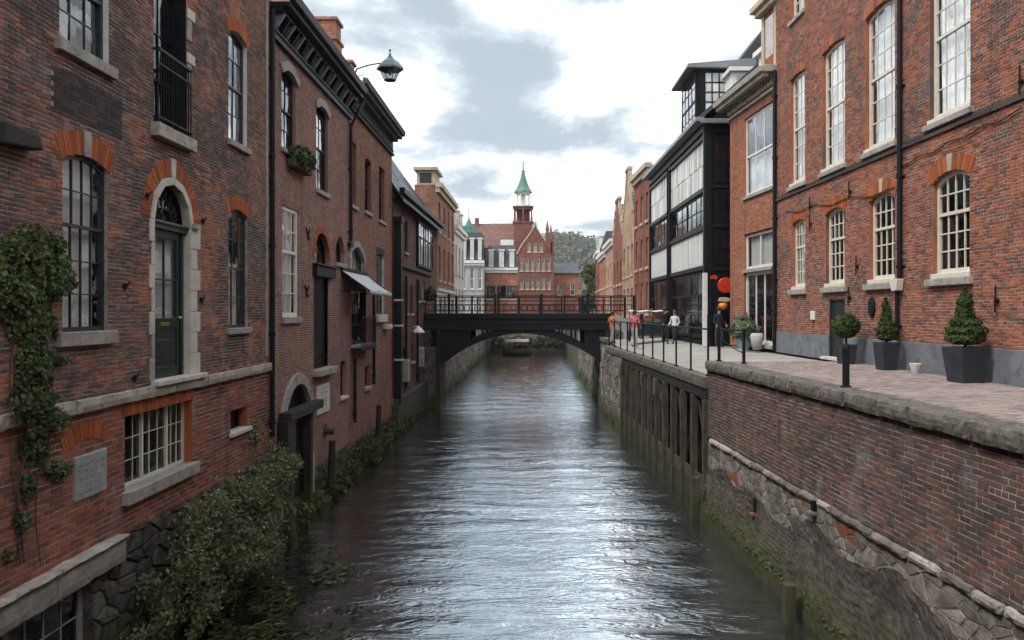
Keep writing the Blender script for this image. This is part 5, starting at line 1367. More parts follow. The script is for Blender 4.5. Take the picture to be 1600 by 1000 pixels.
m = MB(); m.box(0, uq - .05, .0, .4, -1, 3.5); pw = m.build('pier_wall', M_REND, tq); stones(pw, 0, uq - .05, -.3, 3.48, .4, M_RUB, y=-.01, rise=.04)
# ---- railing along it
rlg = empty('railing', (0, 0, 3.86)); ZB[rlg.name] = 3.86; tag(rlg, 'thin black post-and-rail railing along the timber quay', 'railing')
pts = []
for i in range(11):
    y = 22.75 + i * 2.05; x = far_edge(y) + .12; pts.append((x, y)); m = MB(); zt = 5.62 if i == 0 else 5.2
    m.tube([(x, y, 3.86), (x, y, zt)], .032, 8); m.tube([(x, y, 3.86), (x, y, 3.9)], .07, 8); m.build('post', M_BLACKM, rlg)
m = MB(); m.tube([(pts[0][0], pts[0][1], 5.2)] + [(x, y, 5.2) for x, y in pts[1:]], .028, 8); m.build('rail', M_BLACKM, rlg)
r2 = empty('railing', (0, 0, 4.33)); ZB[r2.name] = 4.33; tag(r2, 'short black railing of two posts on the end of stone coping', 'railing')
for x, y in ((5.22, 22.05), (5.6, 20.9)):
    m = MB(); m.tube([(x, y, 4.33), (x, y, 5.24)], .045, 8); m.tube([(x, y, 4.33), (x, y, 4.36)], .08, 8); m.build('post', M_BLACKM, r2)
m = MB(); m.tube([(5.22, 22.05, 5.2), (5.6, 20.9, 5.2)], .028, 8); m.tube([(5.22, 22.05, 5.0), (5.4, 21.5, 4.75), (5.6, 20.95, 4.6)], .012, 6); m.build('rail', M_BLACKM, r2)
m = MB(); m.lathe(0, 0, [(.1, 0), (.1, .03), (.062, .05), (.062, .66), (.07, .68), (.07, .72), (.06, .76), (.0, .78)], 14); bo = m.build('bollard', M_BLACKM, smooth=False); bo.location = (5.92, 14.6, 4.33 - .0); tag(bo, 'black iron bollard standing on the coping in front of planters', 'bollard')
bo.location = (edge_x(14.6) + .27, 14.3, 4.33)

# ---- main house on the right
FR = Fac((8.85, 28.7), (9.25, 11.5))
hr = FR.root('brick_house', 4.3); tag(hr, 'orange-red brick house with tall cream sash windows and grey plinth', 'house')
r = FR.rect
up = [op(r(1235, 1258, 120, 288), .06), op(r(1285, 1320, 68, 256), .08), op(r(1352, 1398, -2, 224), .1), op(r(1452, 1516, -105, 176), .1)]
lo = [op(r(1238, 1258, 345, 449), .12), op(r(1290, 1320, 325, 441), .14), op(r(1358, 1398, 300, 435), .16), op(r(1457, 1515, 262, 430), .18)]
zu = np.mean([o['z0'] for o in up]); zut = np.mean([o['z1'] for o in up[:3]]); zl = np.mean([o['z0'] for o in lo]); zlt = np.mean([o['z1'] for o in lo])
for o in up: o['z0'] = zu; o['z1'] = zut
for o in lo: o['z0'] = zl; o['z1'] = zlt
tp = [op((o['u0'] + .05, o['u1'] - .05, zut + 1.9, zut + 4.0), .08) for o in up]
dro = op(r(1296, 1320, 468, 556)); dro['z0'] = 4.3; dro['z1'] = 6.1
WR = up + lo + tp + [dro]
wr = brick_wall(FR, hr, 0, FR.L, 4.98, 17.5, WR, MB_R, M_MORTL, course=.068, blen=.22, near=300, rand_head=.1)
pitched_shell(FR, hr, 9, 4.3, 17.5, MB_R, M_SLATED, 3)
m = MB(); m.box(FR.L + .01, FR.L + 40, .02, 9, 4.2, 17.5); m.build('unseen_light_block', MB_R, hr)  # unseen block out of view, added to cut light coming from behind
for i, o in enumerate(up): window(hr, o, M_WHITE, 4, (3, 3), depth=.11, fw=.09, bar=.028, gmat=M_GLASSB, sill=M_WHITE, sill_h=.08, sill_out=.05, sill_ext=.02, arch=MB_R, arch_w=.26, reveal=MB_R, curtain=M_BLIND if i in (1, 3) else M_CURT)  # white curtains and blinds added to brighten panes that mirror the sky
for o in up:
    m = MB(); m.box(o['u0'] - .14, o['u1'] + .14, -.1, .05, zu - .22, zu - .085); m.build('stone_sill', M_STONEG, hr, bevel=.015)
for i, o in enumerate(lo):
    window(hr, o, M_WHITE, 4, (3, 2), depth=.11, fw=.09, bar=.03, gmat=M_GLASS, sill=M_WHITE, sill_h=.1, sill_out=.05, sill_ext=.02, arch=MB_ARCH, arch_w=.34, key=M_CREAM if i > 1 else None, reveal=MB_R, curtain=M_CURT if i == 0 else None)
    m = MB(); m.box(o['u0'] - .16, o['u1'] + .16, -.12, .05, zl - .26, zl - .105); m.build('stone_sill', M_STONEG, hr, bevel=.015)
for i, o in enumerate(tp): window(hr, o, M_WHITE, 3, (2, 2), depth=.11, fw=.08, bar=.028, gmat=M_GLASSB, sill=M_STONEG, reveal=MB_R, curtain=M_BLIND, arch=MB_R, arch_w=.22, panes=i == 0)  # pale blinds added here too, to lighten the panes
m = MB(); u = 0
while u < FR.L:
    w = min(1.3, FR.L - u); q = random.uniform(-.008, .008); m.box(u, u + w - .003, -.06 + q, .03, 9.66, 9.74); m.box(u, u + w - .003, -.03 + q, .03, 9.74, 9.8); u += w
m.build('string_course', MB_DARK, hr)
m = MB(); segs = segments(0, FR.L, 4.6, [dro])
for a, b in segs: m.box(a, b, -.045, .05, 4.25, 4.98)
m.build('plinth', M_PLINTH, hr, bevel=.012)
# cellar door of planks
m = MB()
for i in range(5): a = dro['u0'] + (dro['u1'] - dro['u0']) * i / 5; m.box(a + .004, a + (dro['u1'] - dro['u0']) / 5 - .004, .05 + random.uniform(0, .006), .1, 4.34, 6.08)
m.box(dro['u0'], dro['u0'] + .05, .0, .1, 4.3, 6.1); m.box(dro['u1'] - .05, dro['u1'], .0, .1, 4.3, 6.1); m.box(dro['u0'], dro['u1'], .0, .1, 6.03, 6.1); m.build('door', M_FRDK, hr)
m = MB(); m.box(dro['u0'] - .1, dro['u1'] + .1, -.25, .1, 4.28, 4.36); m.build('door_step', M_STONEW, hr, bevel=.01)
ud = FR.at(1214, 0)[0]; downpipe(hr, max(.12, ud), 4.3, 14.4, r=.07)
ud = FR.at(1411, 0)[0]; downpipe(hr, ud, 6.45, 17, r=.06); downpipe(hr, ud - .12, 5.0, 6.2, r=.05)
m = MB(); m.prism([(ud - .3, 6.5), (ud + .1, 6.5), (ud + .04, 6.22), (ud - .2, 6.2)], -.2, -.02); m.build('rain_hopper', M_WHITE, hr, bevel=.015)
p = FR.at(1364, 480); m = MB(); m.prism([(p[0] + .17 * math.cos(t), p[1] + .27 * math.sin(t)) for t in np.linspace(0, 6.28, 22)[:-1]], -.07, 0); m.build('oval_plaque', M_BLACK, hr, bevel=.02)
p = FR.at(1272, 493); m = MB(); m.box(p[0] - .14, p[0] + .14, -.08, .0, p[1] - .14, p[1] + .14); m.build('meter_box', M_WHITE2, hr, bevel=.02)
for x, y in ((1330, 300), (1268, 322), (1341, 417), (1329, 465), (1598, 128), (1560, 470), (1268, 350)):
    p = FR.at(x, y); m = MB(); m.tube([(p[0], .02, p[1]), (p[0], -.07, p[1])], .05, 8); m.tube([(p[0] + .02, -.07, p[1] + .3), (p[0], -.07, p[1] - .22)], .02, 6); m.build('tie_iron', M_BLACKM, hr)
# cables sagging across the wall above the lower windows
m = MB(); pa = FR.at(1228, 330); pb = FR.at(1400, 292)
m.tube([(pa[0] + (pb[0] - pa[0]) * t, -.04, pa[1] + (pb[1] - pa[1]) * t - .12 * math.sin(t * math.pi * 3) ** 2) for t in np.linspace(0, 1, 25)], .014, 5); pa = FR.at(1400, 262); pb = FR.at(1600, 168)
m.tube([(pa[0] + (pb[0] - pa[0]) * t, -.04, pa[1] + (pb[1] - pa[1]) * t - .06 * math.sin(t * math.pi * 4) ** 2) for t in np.linspace(0, 1, 25)], .014, 5); m.build('cable', M_BLACKM, hr)

# ---- paler house with the shop window
FA = Fac((8.42, 33.6), (8.85, 28.72))
ha = FA.root('brick_house', 4.3); tag(ha, 'narrow paler orange brick house with white shop window and stone eave', 'house')
r = FA.rect
oa = op(r(1163, 1207, 172, 300)); ob = op(r(1163, 1207, 362, 412)); oc = op(r(1163, 1207, 424, 540)); oc['z0'] = 4.45; ob['z0'] = oc['z1'] + .12
brick_wall(FA, ha, 0, FA.L, 4.3, 14.2, [oa, ob, oc], MB_RA, M_MORTL, course=.07, blen=.22)
pitched_shell(FA, ha, 8, 4.3, 14.4, MB_RA, M_SLATE, 4.2, over=0.3)
window(ha, oa, M_WHITE2, 3, (1, 1), depth=.08, fw=.1, bar=.05, gmat=M_GLASSB, sill=M_STONEG, reveal=MB_RA, curtain=M_CURT, curtain_frac=(0, .5))
window(ha, ob, M_WHITE2, 2, (1,), depth=.08, fw=.1, bar=.06, gmat=M_GLASS, sill=M_STONEG, reveal=MB_RA, curtain=M_CURT)
window(ha, oc, M_WHITE2, 3, (1,), depth=.08, fw=.12, bar=.08, gmat=M_GLASS, sill=M_STONEG, reveal=MB_RA, back=1.2, name='shop_window')
m = MB(); m.box(-.35, FA.L + .0, -.5, .2, 14.2, 14.36); m.prismx([(-.62, 14.36), (-.66, 14.56), (-.4, 14.62), (.2, 14.62), (.2, 14.36)], -.35, FA.L + .1); m.box(-.05, FA.L, -.12, .1, 13.75, 13.85); m.build('eave', M_STONE, ha, bevel=.02)
n = 18
for i in range(n): x = FA.L * (i + .5) / n; m = MB(); m.box(x - .06, x + .06, -.14, .05, 13.95, 14.198); m.build('dentil', M_CREAM, ha)
m = MB(); m.box(.9, 2.3, .9, 3.2, 14.7, 16.2); m.box(.75, 2.45, .7, 3.3, 16.2, 16.4); dm = m.build('dormer', M_WHITE2, ha)
m = MB(); m.add([(1.1, .89, 15.05), (2.1, .89, 15.05), (2.1, .89, 16.0), (1.1, .89, 16.0)], [(0, 1, 2, 3)]); m.build('pane', M_GLASS, dm)
# cream cornered dormer at the joint with the main house
m = MB(); m.box(FA.L - 1.5, FA.L - .05, .1, 1.6, 14.7, 16.9); cd = m.build('corner_dormer', MB_RA, ha)
m = MB(); m.box(FA.L - 1.75, FA.L + .0, -.15, 1.8, 16.9, 17.1); m.box(FA.L - 1.9, FA.L + .0, -.3, 1.9, 17.1, 17.35); m.box(FA.L - 1.56, FA.L - 1.3, .05, .2, 14.7, 16.9); m.box(FA.L - .35, FA.L - .02, .05, .2, 14.7, 16.9); m.build('dormer_cornice', M_CREAM, cd, bevel=.03)
m = MB(); m.add([(FA.L - 1.2, .09, 15.2), (FA.L - .45, .09, 15.2), (FA.L - .45, .09, 16.7), (FA.L - 1.2, .09, 16.7)], [(0, 1, 2, 3)]); m.build('pane', M_GLASSB, cd)

# ---- black timber-framed house
FB = Fac((7.5, 50.0), (7.64, 34.75))
hb = FB.root('timber_house', 4.2); tag(hb, 'black timber-framed house with white panelled bands and box dormer', 'house')
L = FB.L
m = MB(); m.box(0, L - .05, .25, 8, 4.2, 14.0); m.build('body', M_BLACK, hb)
m = MB()
up_ = FB.at(1047, 0)[0]
posts = [0.06, up_, L - .1]
for x in posts: m.box(x - .13, x + .13, -.08, .3, 4.2, 14.0)
for z in (7.55, 9.3, 11.0, 13.3): m.box(0, L, -.06, .27, z, z + .2)
m.box(0, L, -.1, .28, 13.6, 14.0); m.build('timber_frame', M_BLACK, hb, bevel=.015)
bays = [(0.2, up_ - .14), (up_ + .14, L - .24)]
for bi, (a, b) in enumerate(bays):
    n = max(6, int((b - a) / .34))
    # ground floor: shop glass with slim bars
    window(hb, op((a, b, 4.5, 7.5)), M_BLACK, max(3, n // 4), (2, 1), depth=.06, fw=.12, bar=.06, gmat=M_GLASS, panes=True, back=.1)
    for i in range(n):                             # white boards
        x = a + (b - a) * i / n; m = MB(); m.box(x + .06, x + (b - a) / n - .06, .02 + random.uniform(0, .02), .24, 7.78, 9.28); m.build('white_board', M_WHITE2 if i % 3 else M_CURT, hb)
    window(hb, op((a, b, 9.5, 11.0)), M_BLACK, max(4, n // 3), (2,), depth=.05, fw=.09, bar=.05, gmat=M_GLASS, back=.1, mull=(.5,) if bi else ())
    for i in range(n):                             # pale glazed panels between thin timbers
        for j in range(2):
            x = a + (b - a) * i / n; m = MB(); z = 11.22 + j * 1.05; q = random.uniform(0, .03); m.box(x + .05, x + (b - a) / n - .05, .02 + q, .24, z, z + 1.0); m.build('pale_panel', random.choice((M_WHITE2, M_BLIND, M_CURT, M_STONEW)), hb)
# gable side towards the viewer
m = MB()
for y in (.1, 1.45): m.box(L - .04, L + .05, y - .1, y + .1, 4.2, 14.0)
for z in (7.5, 9.4, 11.1, 13.5): m.box(L - .03, L + .06, .0, 3, z, z + .16)
m.build('side_frame', M_BLACK, hb, bevel=.01)
for za, zc in ((11.4, 13.2), (9.6, 11.0), (7.8, 9.2)):
    sw = MB()
    for y in (.42, .82, 1.22): sw.box(L - .02, L + .03, y - .025, y + .025, za, zc)
    for z in (za, (za + zc) / 2, zc): sw.box(L - .02, L + .03, .42, 1.25, z - .03, z + .03)
    so = sw.build('side_window', M_BLACK, hb)
    for i in range(2):
        for j in range(2):
            q = MB(); a, b = .44 + i * .4, .80 + i * .4; c, d = za + j * (zc - za) / 2 + .03, za + (j + 1) * (zc - za) / 2 - .03
            q.add([(L + .004, a, c), (L + .004, b, c), (L + .004 + random.uniform(0, .01), b, d), (L + .004, a, d)], [(0, 1, 2, 3)]); q.build('pane', M_GLASS, so)
m = MB(); m.box(L - .12, L + .07, -.12, .06, 4.2, 7.4); m.build('corner_board', M_WHITE2, hb)
m = MB(); m.prismx([(-.4, 13.95), (-.45, 14.12), (4.2, 18.3), (8.6, 14.1), (8.5, 13.95), (4.2, 18.05)], -.1, L + .25); m.build('roof', M_SLATE, hb)
m = MB(); m.box(-.1, L + .28, -.5, -.1, 13.98, 14.16); m.box(L - .0, L + .3, -.3, 2.2, 13.9, 14.1); m.build('eave', M_LEAD, hb, bevel=.015)
m = MB(); m.prism([(0, 0)] * 0 or [(L - .01, 14), (L - .011, 14), (L - .012, 14.001)], 0, .01)
m = MB(); m.add([(L, .1, 14.0), (L, 8.2, 14.0), (L, 4.2, 18.0)], [(0, 1, 2)]); m.build('gable_wall', M_BLACK, hb)
# box dormer
d0, d1 = FB.at(1065, 0, .15)[0], FB.at(1088, 0, .15)[0]
dm = empty('box_dormer'); COL.objects.unlink(dm); link(dm, hb)
m = MB(); m.box(d0, d1, .22, 2.6, 14.1, 17.1); m.build('dormer_body', M_BLACK, dm)
m = MB(); m.prismx([(-.35, 17.1), (-.3, 17.3), (2.9, 17.55), (2.9, 17.1)], d0 - .3, d1 + .3); m.build('dormer_roof', M_LEAD, dm, bevel=.02)
window(dm, op((d0 + .1, d1 - .1, 14.35, 17.0)), M_BLACK, 4, (2, 2), depth=.12, fw=.09, bar=.05, gmat=M_GLASSB, back=.04, curtain=None)
m = MB(); a, b = .55, 1.55
for y in np.linspace(a, b, 4): m.box(d1 - .01, d1 + .04, y - .025, y + .025, 15.1, 16.95)
for z in np.linspace(15.1, 16.95, 5): m.box(d1 - .01, d1 + .04, a, b, z - .025, z + .025)
sw = m.build('side_window', M_BLACK, dm)
for i in range(3):
    for j in range(4):
        q = MB(); ya = a + i / 3 * (b - a); yb = a + (i + 1) / 3 * (b - a); za = 15.1 + j * .4625; q.add([(d1 + .01, ya, za), (d1 + .01, yb, za), (d1 + .01 + random.uniform(0, .02), yb, za + .4625), (d1 + .01, ya, za + .4625)], [(0, 1, 2, 3)]); q.build('pane', M_CURT if (i + j) % 3 else M_BLIND, sw)
# higher slate gable behind
m = MB(); m.prismx([(1.0, 15.8), (5.7, 21.9), (10.6, 15.8)], 2.0, 6.5); m.build('rear_roof', M_SLATED, hb)
m = MB(); m.box(L - 2.2, L - .9, 1.4, 2.5, 14.9, 16.5); m.box(L - 2.3, L - .75, 1.25, 2.6, 16.5, 16.68); wd = m.build('white_dormer', M_WHITE2, hb)
m = MB(); m.add([(L - .895, 1.6, 15.3), (L - .895, 2.3, 15.3), (L - .895, 2.3, 16.3), (L - .895, 1.6, 16.3)], [(0, 1, 2, 3)]); m.build('pane', M_GLASS, wd)
downpipe(hb, up_, 4.2, 13.4, y=-.14, r=.05)
# round red sign and orange lantern by its dark entry
sg = empty('hanging_sign', (8.43, 34.45, 6.84)); tag(sg, 'round red sign hanging by the dark entry of black house', 'sign')
m = MB(); m.lathe(0, 0, [(.0, -.05), (.31, -.05), (.34, -.03), (.34, .03), (.31, .05), (0, .05)], 28); o = m.build('disc', M_RED, sg, smooth=False); o.rotation_euler = (R(90), 0, 0)
m = MB(); m.tube([(-.3, 0, .44), (.42, 0, .44)], .018, 6); m.tube([(0, 0, .33), (0, 0, .44)], .012, 5); m.tube([(0, 0, .44), (0, .3, .44)], .018, 6); m.build('bracket', M_BLACKM, sg)
ln = empty('hanging_lantern', (8.32, 34.45, 5.95)); tag(ln, 'small orange lantern with pale top under the red sign', 'lantern')
m = MB(); m.lathe(0, 0, [(.06, -.17), (.19, -.1), (.21, .0), (.18, .1), (.08, .14)], 14); m.build('shade', M_ORNG, ln, smooth=True)
m = MB(); m.prism([(-.2, .2), (.22, .16), (.34, .3), (.1, .38), (-.14, .36)], -.08, .08); m.build('canopy', M_CREAM, ln, bevel=.02)
m = MB(); m.tube([(0, 0, .3), (0, 0, .58)], .012, 5); m.tube([(0, 0, .12), (0, 0, .2)], .012, 5); m.build('hook', M_BLACKM, ln)
m = MB(); m.prism([(-.16, -.06), (.12, -.1), (.16, .04), (.05, .1), (-.14, .04)], -.03, .03); o = m.build('pennant', M_RED); o.location = (7.92, 34.4, 7.2); tag(o, 'small red pennant fixed to the corner of black house', 'pennant')

# ---- red and tan gabled row beyond
far_house(Fac((7.3, 56.2), (7.5, 50.1)), 'town_house', 'tall red brick house directly beyond the black timber house', 4.2, 15.0, MF_RED, M_CREAM, [(5.6, 7.6), (8.6, 10.5), (11.6, 13.4)], 3, .4, 'flat', cornice=M_CREAM)
far_house(Fac((7.3, 63.5), (7.3, 56.3)), 'town_house', 'tan house with bell gable and white ground windows on right bank', 4.2, 12.9, MF_TAN, M_CREAM, [(5.4, 7.4), (8.4, 10.6)], 3, .42, 'bell', ridge=3.4, cornice=M_CREAM)
far_house(Fac((7.4, 71.5), (7.3, 63.6)), 'town_house', 'red-brown stepped gable house between two tan houses', 4.2, 11.9, MF_RED, M_CREAM, [(5.3, 7.1), (8.0, 9.9)], 3, .42, 'step', ridge=3.2, cornice=M_CREAM)
far_house(Fac((7.6, 81), (7.4, 71.6)), 'town_house', 'tan row house with slate roof farther along right bank', 4.2, 12.2, MF_TAN, M_WHITE2, [(5.3, 7.1), (8.2, 10.2)], 4, .42, 'pitch', ridge=2.4, rmat=M_SLATED, cornice=M_WHITE2)
h_ = far_house(Fac((7.8, 91), (7.6, 81.1)), 'town_house', 'orange row house with red tiled roof far along right bank', 4.2, 11.8, MF_OR, M_WHITE2, [(5.3, 7.1), (8.2, 10.2)], 4, .42, 'pitch', ridge=2.6, rmat=M_TILE, cornice=M_WHITE2)
h_ = far_house(Fac((8.2, 101), (7.8, 91.1)), 'town_house', 'last grey-roofed house of the right bank row beside tree', 4.2, 12.6, MF_RED, M_WHITE2, [(5.3, 7.1), (8.2, 10.2)], 4, .42, 'mansard', ridge=2.4, rmat=M_SLATE, cornice=M_WHITE2)
# far right quay wall and the bank closing the canal
FW = Fac((4.75, 113), (4.12, 43.6)); fw = FW.root('quay_wall'); tag(fw, 'mossy stone quay wall running on under and past the bridge', 'wall')
m = MB(); m.box(0, FW.L, 0, .5, -1, 4.0); ww = m.build('wall', M_REND, fw)
stones(ww, FW.L - 30, FW.L, -.3, 3.9, .5, M_RUB, y=-.01, rise=.05)
m = MB(); m.box(0, FW.L, -.1, .5, 4.0, 4.2); m.build('coping', M_COPE, fw)
n = 40; vs = []; xs_ = np.linspace(-9, 8, n + 1)
m = MB()
for x in xs_:
    for y, z in ((108.6, -.6), (108.9, .7), (110.5, 1.5), (113, 2.9), (117, 3.9), (119, 4.25)): vs.append((x, y + random.uniform(-.3, .3), z + random.uniform(-.15, .15)))
m.add(vs, [(i * 6 + j, (i + 1) * 6 + j, (i + 1) * 6 + j + 1, i * 6 + j + 1) for i in range(n) for j in range(5)]); bk = m.build('terrain', M_SOIL, smooth=True); tag(bk, kind='structure')
P = np.stack([rng.uniform(-6, 6, 4200), rng.uniform(108.8, 118, 4200)], 1); zb_ = .7 + (P[:, 1] - 108.9) * .36
o = leaves('bank_vegetation', ML_MOSS, np.stack([P[:, 0], P[:, 1], zb_ + rng.uniform(0, .5, 4200)], 1), np.tile([[0, -.4, 1]], (4200, 1)), .4); tag(o, 'green undergrowth on the bank where the canal ends', 'undergrowth', kind='stuff')
bt = empty('boat', (-1.9, 104.5, 0)); tag(bt, 'small moored boat with white canopy seen under the bridge', 'boat')
m = MB(); prof = []
for i, t in enumerate(np.linspace(-1, 1, 13)):
    w = .85 * (1 - abs(t) ** 3) + .06; x = t * 1.9; sh = .15 * t * t
    prof.append([(x, -w, .75 + sh), (x, -w * .8, .1), (x, 0, -.2), (x, w * .8, .1), (x, w, .75 + sh), (x, w * .9, .7 + sh), (x, 0, .35), (x, -w * .9, .7 + sh)])
vs = [p for q in prof for p in q]; m.add(vs, [(i * 8 + j, i * 8 + (j + 1) % 8, (i + 1) * 8 + (j + 1) % 8, (i + 1) * 8 + j) for i in range(12) for j in range(8)]); m.build('hull', M_WOOD, bt, smooth=True)
m = MB(); m.prismx([(-.85 * math.cos(t), 1.75 + .35 * math.sin(t)) for t in np.linspace(0, math.pi, 9)] + [(.8, 1.7), (-.8, 1.7)], -1.6, 1.6); m.build('canopy', M_WHITE2, bt)
for x in (-1.4, 1.4):
    for y in (-.75, .75): m = MB(); m.tube([(x, y, .6), (x, y, 1.75)], .03, 6); m.build('canopy_pole', M_LEAD, bt)

# ================================================================== BRIDGE
FG = Fac((-6.2, 47), (4.85, 47)); br = FG.root('bridge'); tag(br, 'black iron arch footbridge with railings across the canal', 'bridge')
LB = FG.L; ZD = 5.6
for y in (0, 4.6):
    m = MB(); m.box(-.2, LB + .05, y, y + .28, 4.62, 5.3); m.box(-.2, LB + .05, y - .07, y + .35, 5.3, 5.42); m.box(-.2, LB + .05, y - .05, y + .33, 4.62, 4.72); m.box(-.2, LB + .05, y - .03, y + .31, 4.98, 5.03); m.build('girder', M_BLACKM, br)
    a0, a1 = .55, LB - .25; zsp, zcr = 2.6, 4.64; m = MB(); ptsU = []; ptsL = []
    for t in np.linspace(0, 1, 29):
        u = a0 + (a1 - a0) * t; s_ = 1 - (2 * t - 1) ** 2; ptsU.append((u, zsp + (zcr - zsp) * s_ + .18)); ptsL.append((u, zsp + (zcr - zsp) * s_ - .24))
    for i in range(28): m.prism([ptsL[i], ptsL[i + 1], ptsU[i + 1], ptsU[i]], y + .02, y + .26)
    m.build('arch_rib', M_BLACKM, br)
    for t in np.linspace(.04, .96, 13):
        u = a0 + (a1 - a0) * t; s_ = 1 - (2 * t - 1) ** 2; zt = zsp + (zcr - zsp) * s_ + .1
        if zt < 4.55: m = MB(); m.box(u - .06, u + .06, y + .06, y + .2, zt, 4.63); m.build('spandrel_post', M_BLACKM, br)
    for ta, tb in ((0.0, .2), (.86, 1.0)):             # riveted plates filling the haunches
        poly = [(a0 + (a1 - a0) * t, zsp + (zcr - zsp) * (1 - (2 * t - 1) ** 2)) for t in np.linspace(ta, tb, 9)]
        poly += [(a0 + (a1 - a0) * tb, 4.63), (a0 + (a1 - a0) * ta, 4.63)]
        m = MB(); m.prism(poly, y + .1, y + .16); m.build('spandrel_plate', M_BLACKM, br)
m = MB(); m.box(-.2, LB + .05, -.05, 4.93, 5.42, ZD); m.build('deck', M_BLACKM, br)
for y in (.06, 4.75):
    npn = 9
    for i in range(npn + 1):
        u = -.05 + (LB + 1.3) * i / npn; zt = 6.74 if i in (1, 3, 5, 7) else 6.66; w = .16 if i % 2 else .08
        zb2 = ZD if u < LB else ZD - .5
        m = MB(); m.box(u - w / 2, u + w / 2, y - .05, y + .05, zb2, zt); m.build('railing_post', M_BLACKM, br)
    for z, h in ((6.6, .06), (5.72, .05), (6.12, .03), (6.36, .03)):
        m = MB(); m.box(-.05, LB + 1.25, y - .04, y + .04, z, z + h); m.build('rail', M_BLACKM, br)
    for i in range(npn):
        u = -.05 + (LB + 1.3) * (i + .5) / npn; m = MB()
        for du in (-.36, 0, .36): m.tube([(u + du + .17 * math.cos(t), y, 5.94 + .17 * math.sin(t)) for t in np.linspace(0, 6.28, 13)], .01, 4)
        for du in (-.54, -.18, .18, .54): m.tube([(u + du, y, 5.75), (u + du, y, 6.12)], .012, 4)
        m.build('scrollwork', M_BLACKM, br)
m = MB(); m.prism([(LB + .05, ZD), (LB + 3.0, 4.35), (LB + 3.0, 3.8), (LB + .05, 3.8)], -.02, 4.9); m.build('ramp', M_FLAG, br)
m = MB(); m.box(-.35, .6, -.15, 5.0, -1, 3.6); m.box(-.35, .25, -.1, 5.0, 3.6, 4.62); ab = m.build('abutment', M_RUBD, br, bevel=.04)
m = MB(); m.box(LB - .2, LB + .5, -.15, 5.0, -1, 4.62); m.build('abutment', M_RUBD, br, bevel=.04)
for u in (.75, LB - .35): m = MB(); m.box(u - .1, u + .1, -.3, -.1, -1, 4.6); m.build('fender_post', M_TIMB, br)

# ================================================================== PROPS
# ---- lamp on a bracket from the eave
lp = empty('street_lamp', (-6.12, 27.2, 13.72)); tag(lp, 'black lantern lamp on curved arm from the black eave', 'lamp')
m = MB(); m.tube([(0, 0, 0), (.15, 0, .3), (.5, 0, .42), (.95, 0, .5), (1.05, 0, .48)], [.035, .03, .026, .024, .02], 8); m.tube([(.5, 0, .42), (.38, 0, .1), (.05, 0, .02)], .014, 6); m.build('arm', M_BLACKM, lp)
cx = 1.28; rot = math.pi / 6
m = MB(); m.lathe(cx, 0, [(.04, .82), (.05, .74), (.09, .72), (.12, .66), (.3, .53), (.46, .34), (.47, .27), (.42, .3), (.1, .5)], 6); m.tube([(cx, 0, .8), (cx, 0, .95)], .018, 6); m.lathe(cx, 0, [(.02, .9), (.05, .93), (.02, .97)], 8); m.build('hood', M_rough('blued lamp metal', (0.045, 0.07, 0.09), .3, 6, .35, .2, 40, spec=.5), lp)
m = MB(); m.lathe(cx, 0, [(.37, .3), (.2, -.08)], 6); m.build('glass', M_glass('lamp glass', (.6, .62, .62), 1.5, .8), lp)
m = MB()
for j in range(6): w = j * math.pi / 3; m.tube([(cx + .37 * math.cos(w), .37 * math.sin(w), .3), (cx + .2 * math.cos(w), .2 * math.sin(w), -.08)], .012, 5)
m.lathe(cx, 0, [(.21, -.11), (.21, -.07), (.1, -.06)], 6); m.lathe(cx, 0, [(.38, .28), (.38, .31), (.3, .31)], 6); m.build('cage', M_BLACKM, lp)
m = MB(); m.lathe(cx, 0, [(.02, .35), (.05, .28), (.06, .15), (.03, .08)], 8); m.build('bulb', M_WHITE2, lp, smooth=True)

# ---- planters with clipped shrubs
def topiary(loc, pw, ph, shape, ht, rad, label, rz=0.1):
    root = empty('potted_topiary', loc, rz); tag(root, label, 'plant', 'clipped shrubs in planters along the right house')
    m = MB(); b, t = pw * .38, pw * .5
    m.add([(-b, -b, 0), (b, -b, 0), (b, b, 0), (-b, b, 0), (-t, -t, ph), (t, -t, ph), (t, t, ph), (-t, t, ph), (-t * .88, -t * .88, ph), (t * .88, -t * .88, ph), (t * .88, t * .88, ph), (-t * .88, t * .88, ph),
           (-t * .86, -t * .86, ph - .07), (t * .86, -t * .86, ph - .07), (t * .86, t * .86, ph - .07), (-t * .86, t * .86, ph - .07)],
          [(0, 3, 2, 1), (0, 1, 5, 4), (1, 2, 6, 5), (2, 3, 7, 6), (3, 0, 4, 7), (4, 5, 9, 8), (5, 6, 10, 9), (6, 7, 11, 10), (7, 4, 8, 11), (8, 9, 13, 12), (9, 10, 14, 13), (10, 11, 15, 14), (11, 8, 12, 15), (12, 13, 14, 15)])
    m.build('planter', M_POT, root, bevel=.012)
    m = MB(); m.box(-t * .85, t * .85, -t * .85, t * .85, ph - .12, ph - .05); m.build('soil', M_SOIL, root)
    m = MB(); m.tube([(0, 0, ph - .1), (.01, .01, ph + ht * .4), (0, 0, ph + ht * .8)], [.035, .028, .01], 7); m.build('trunk', M_WOOD, root)
    P = []; N_ = []
    if shape == 'ball':
        p, d = blob_points((0, 0, ph + ht - rad), (rad, rad, rad * .92), 7500, .5); P.append(p); N_.append(d)
    else:
        for z, rr_ in ((.16, 1.0), (.3, 1.0), (.44, .78), (.56, .5), (.68, .42), (.8, .42), (.9, .28), (.97, .12)):
            p, d = blob_points((random.uniform(-.02, .02), random.uniform(-.02, .02), ph + ht * z), (rad * rr_, rad * rr_, ht * .12), int(1800 * rr_ + 300), .55); P.append(p); N_.append(d)
    leaves('crown', ML_TOP, np.concatenate(P), np.concatenate(N_), .042, root, jitter=.7)
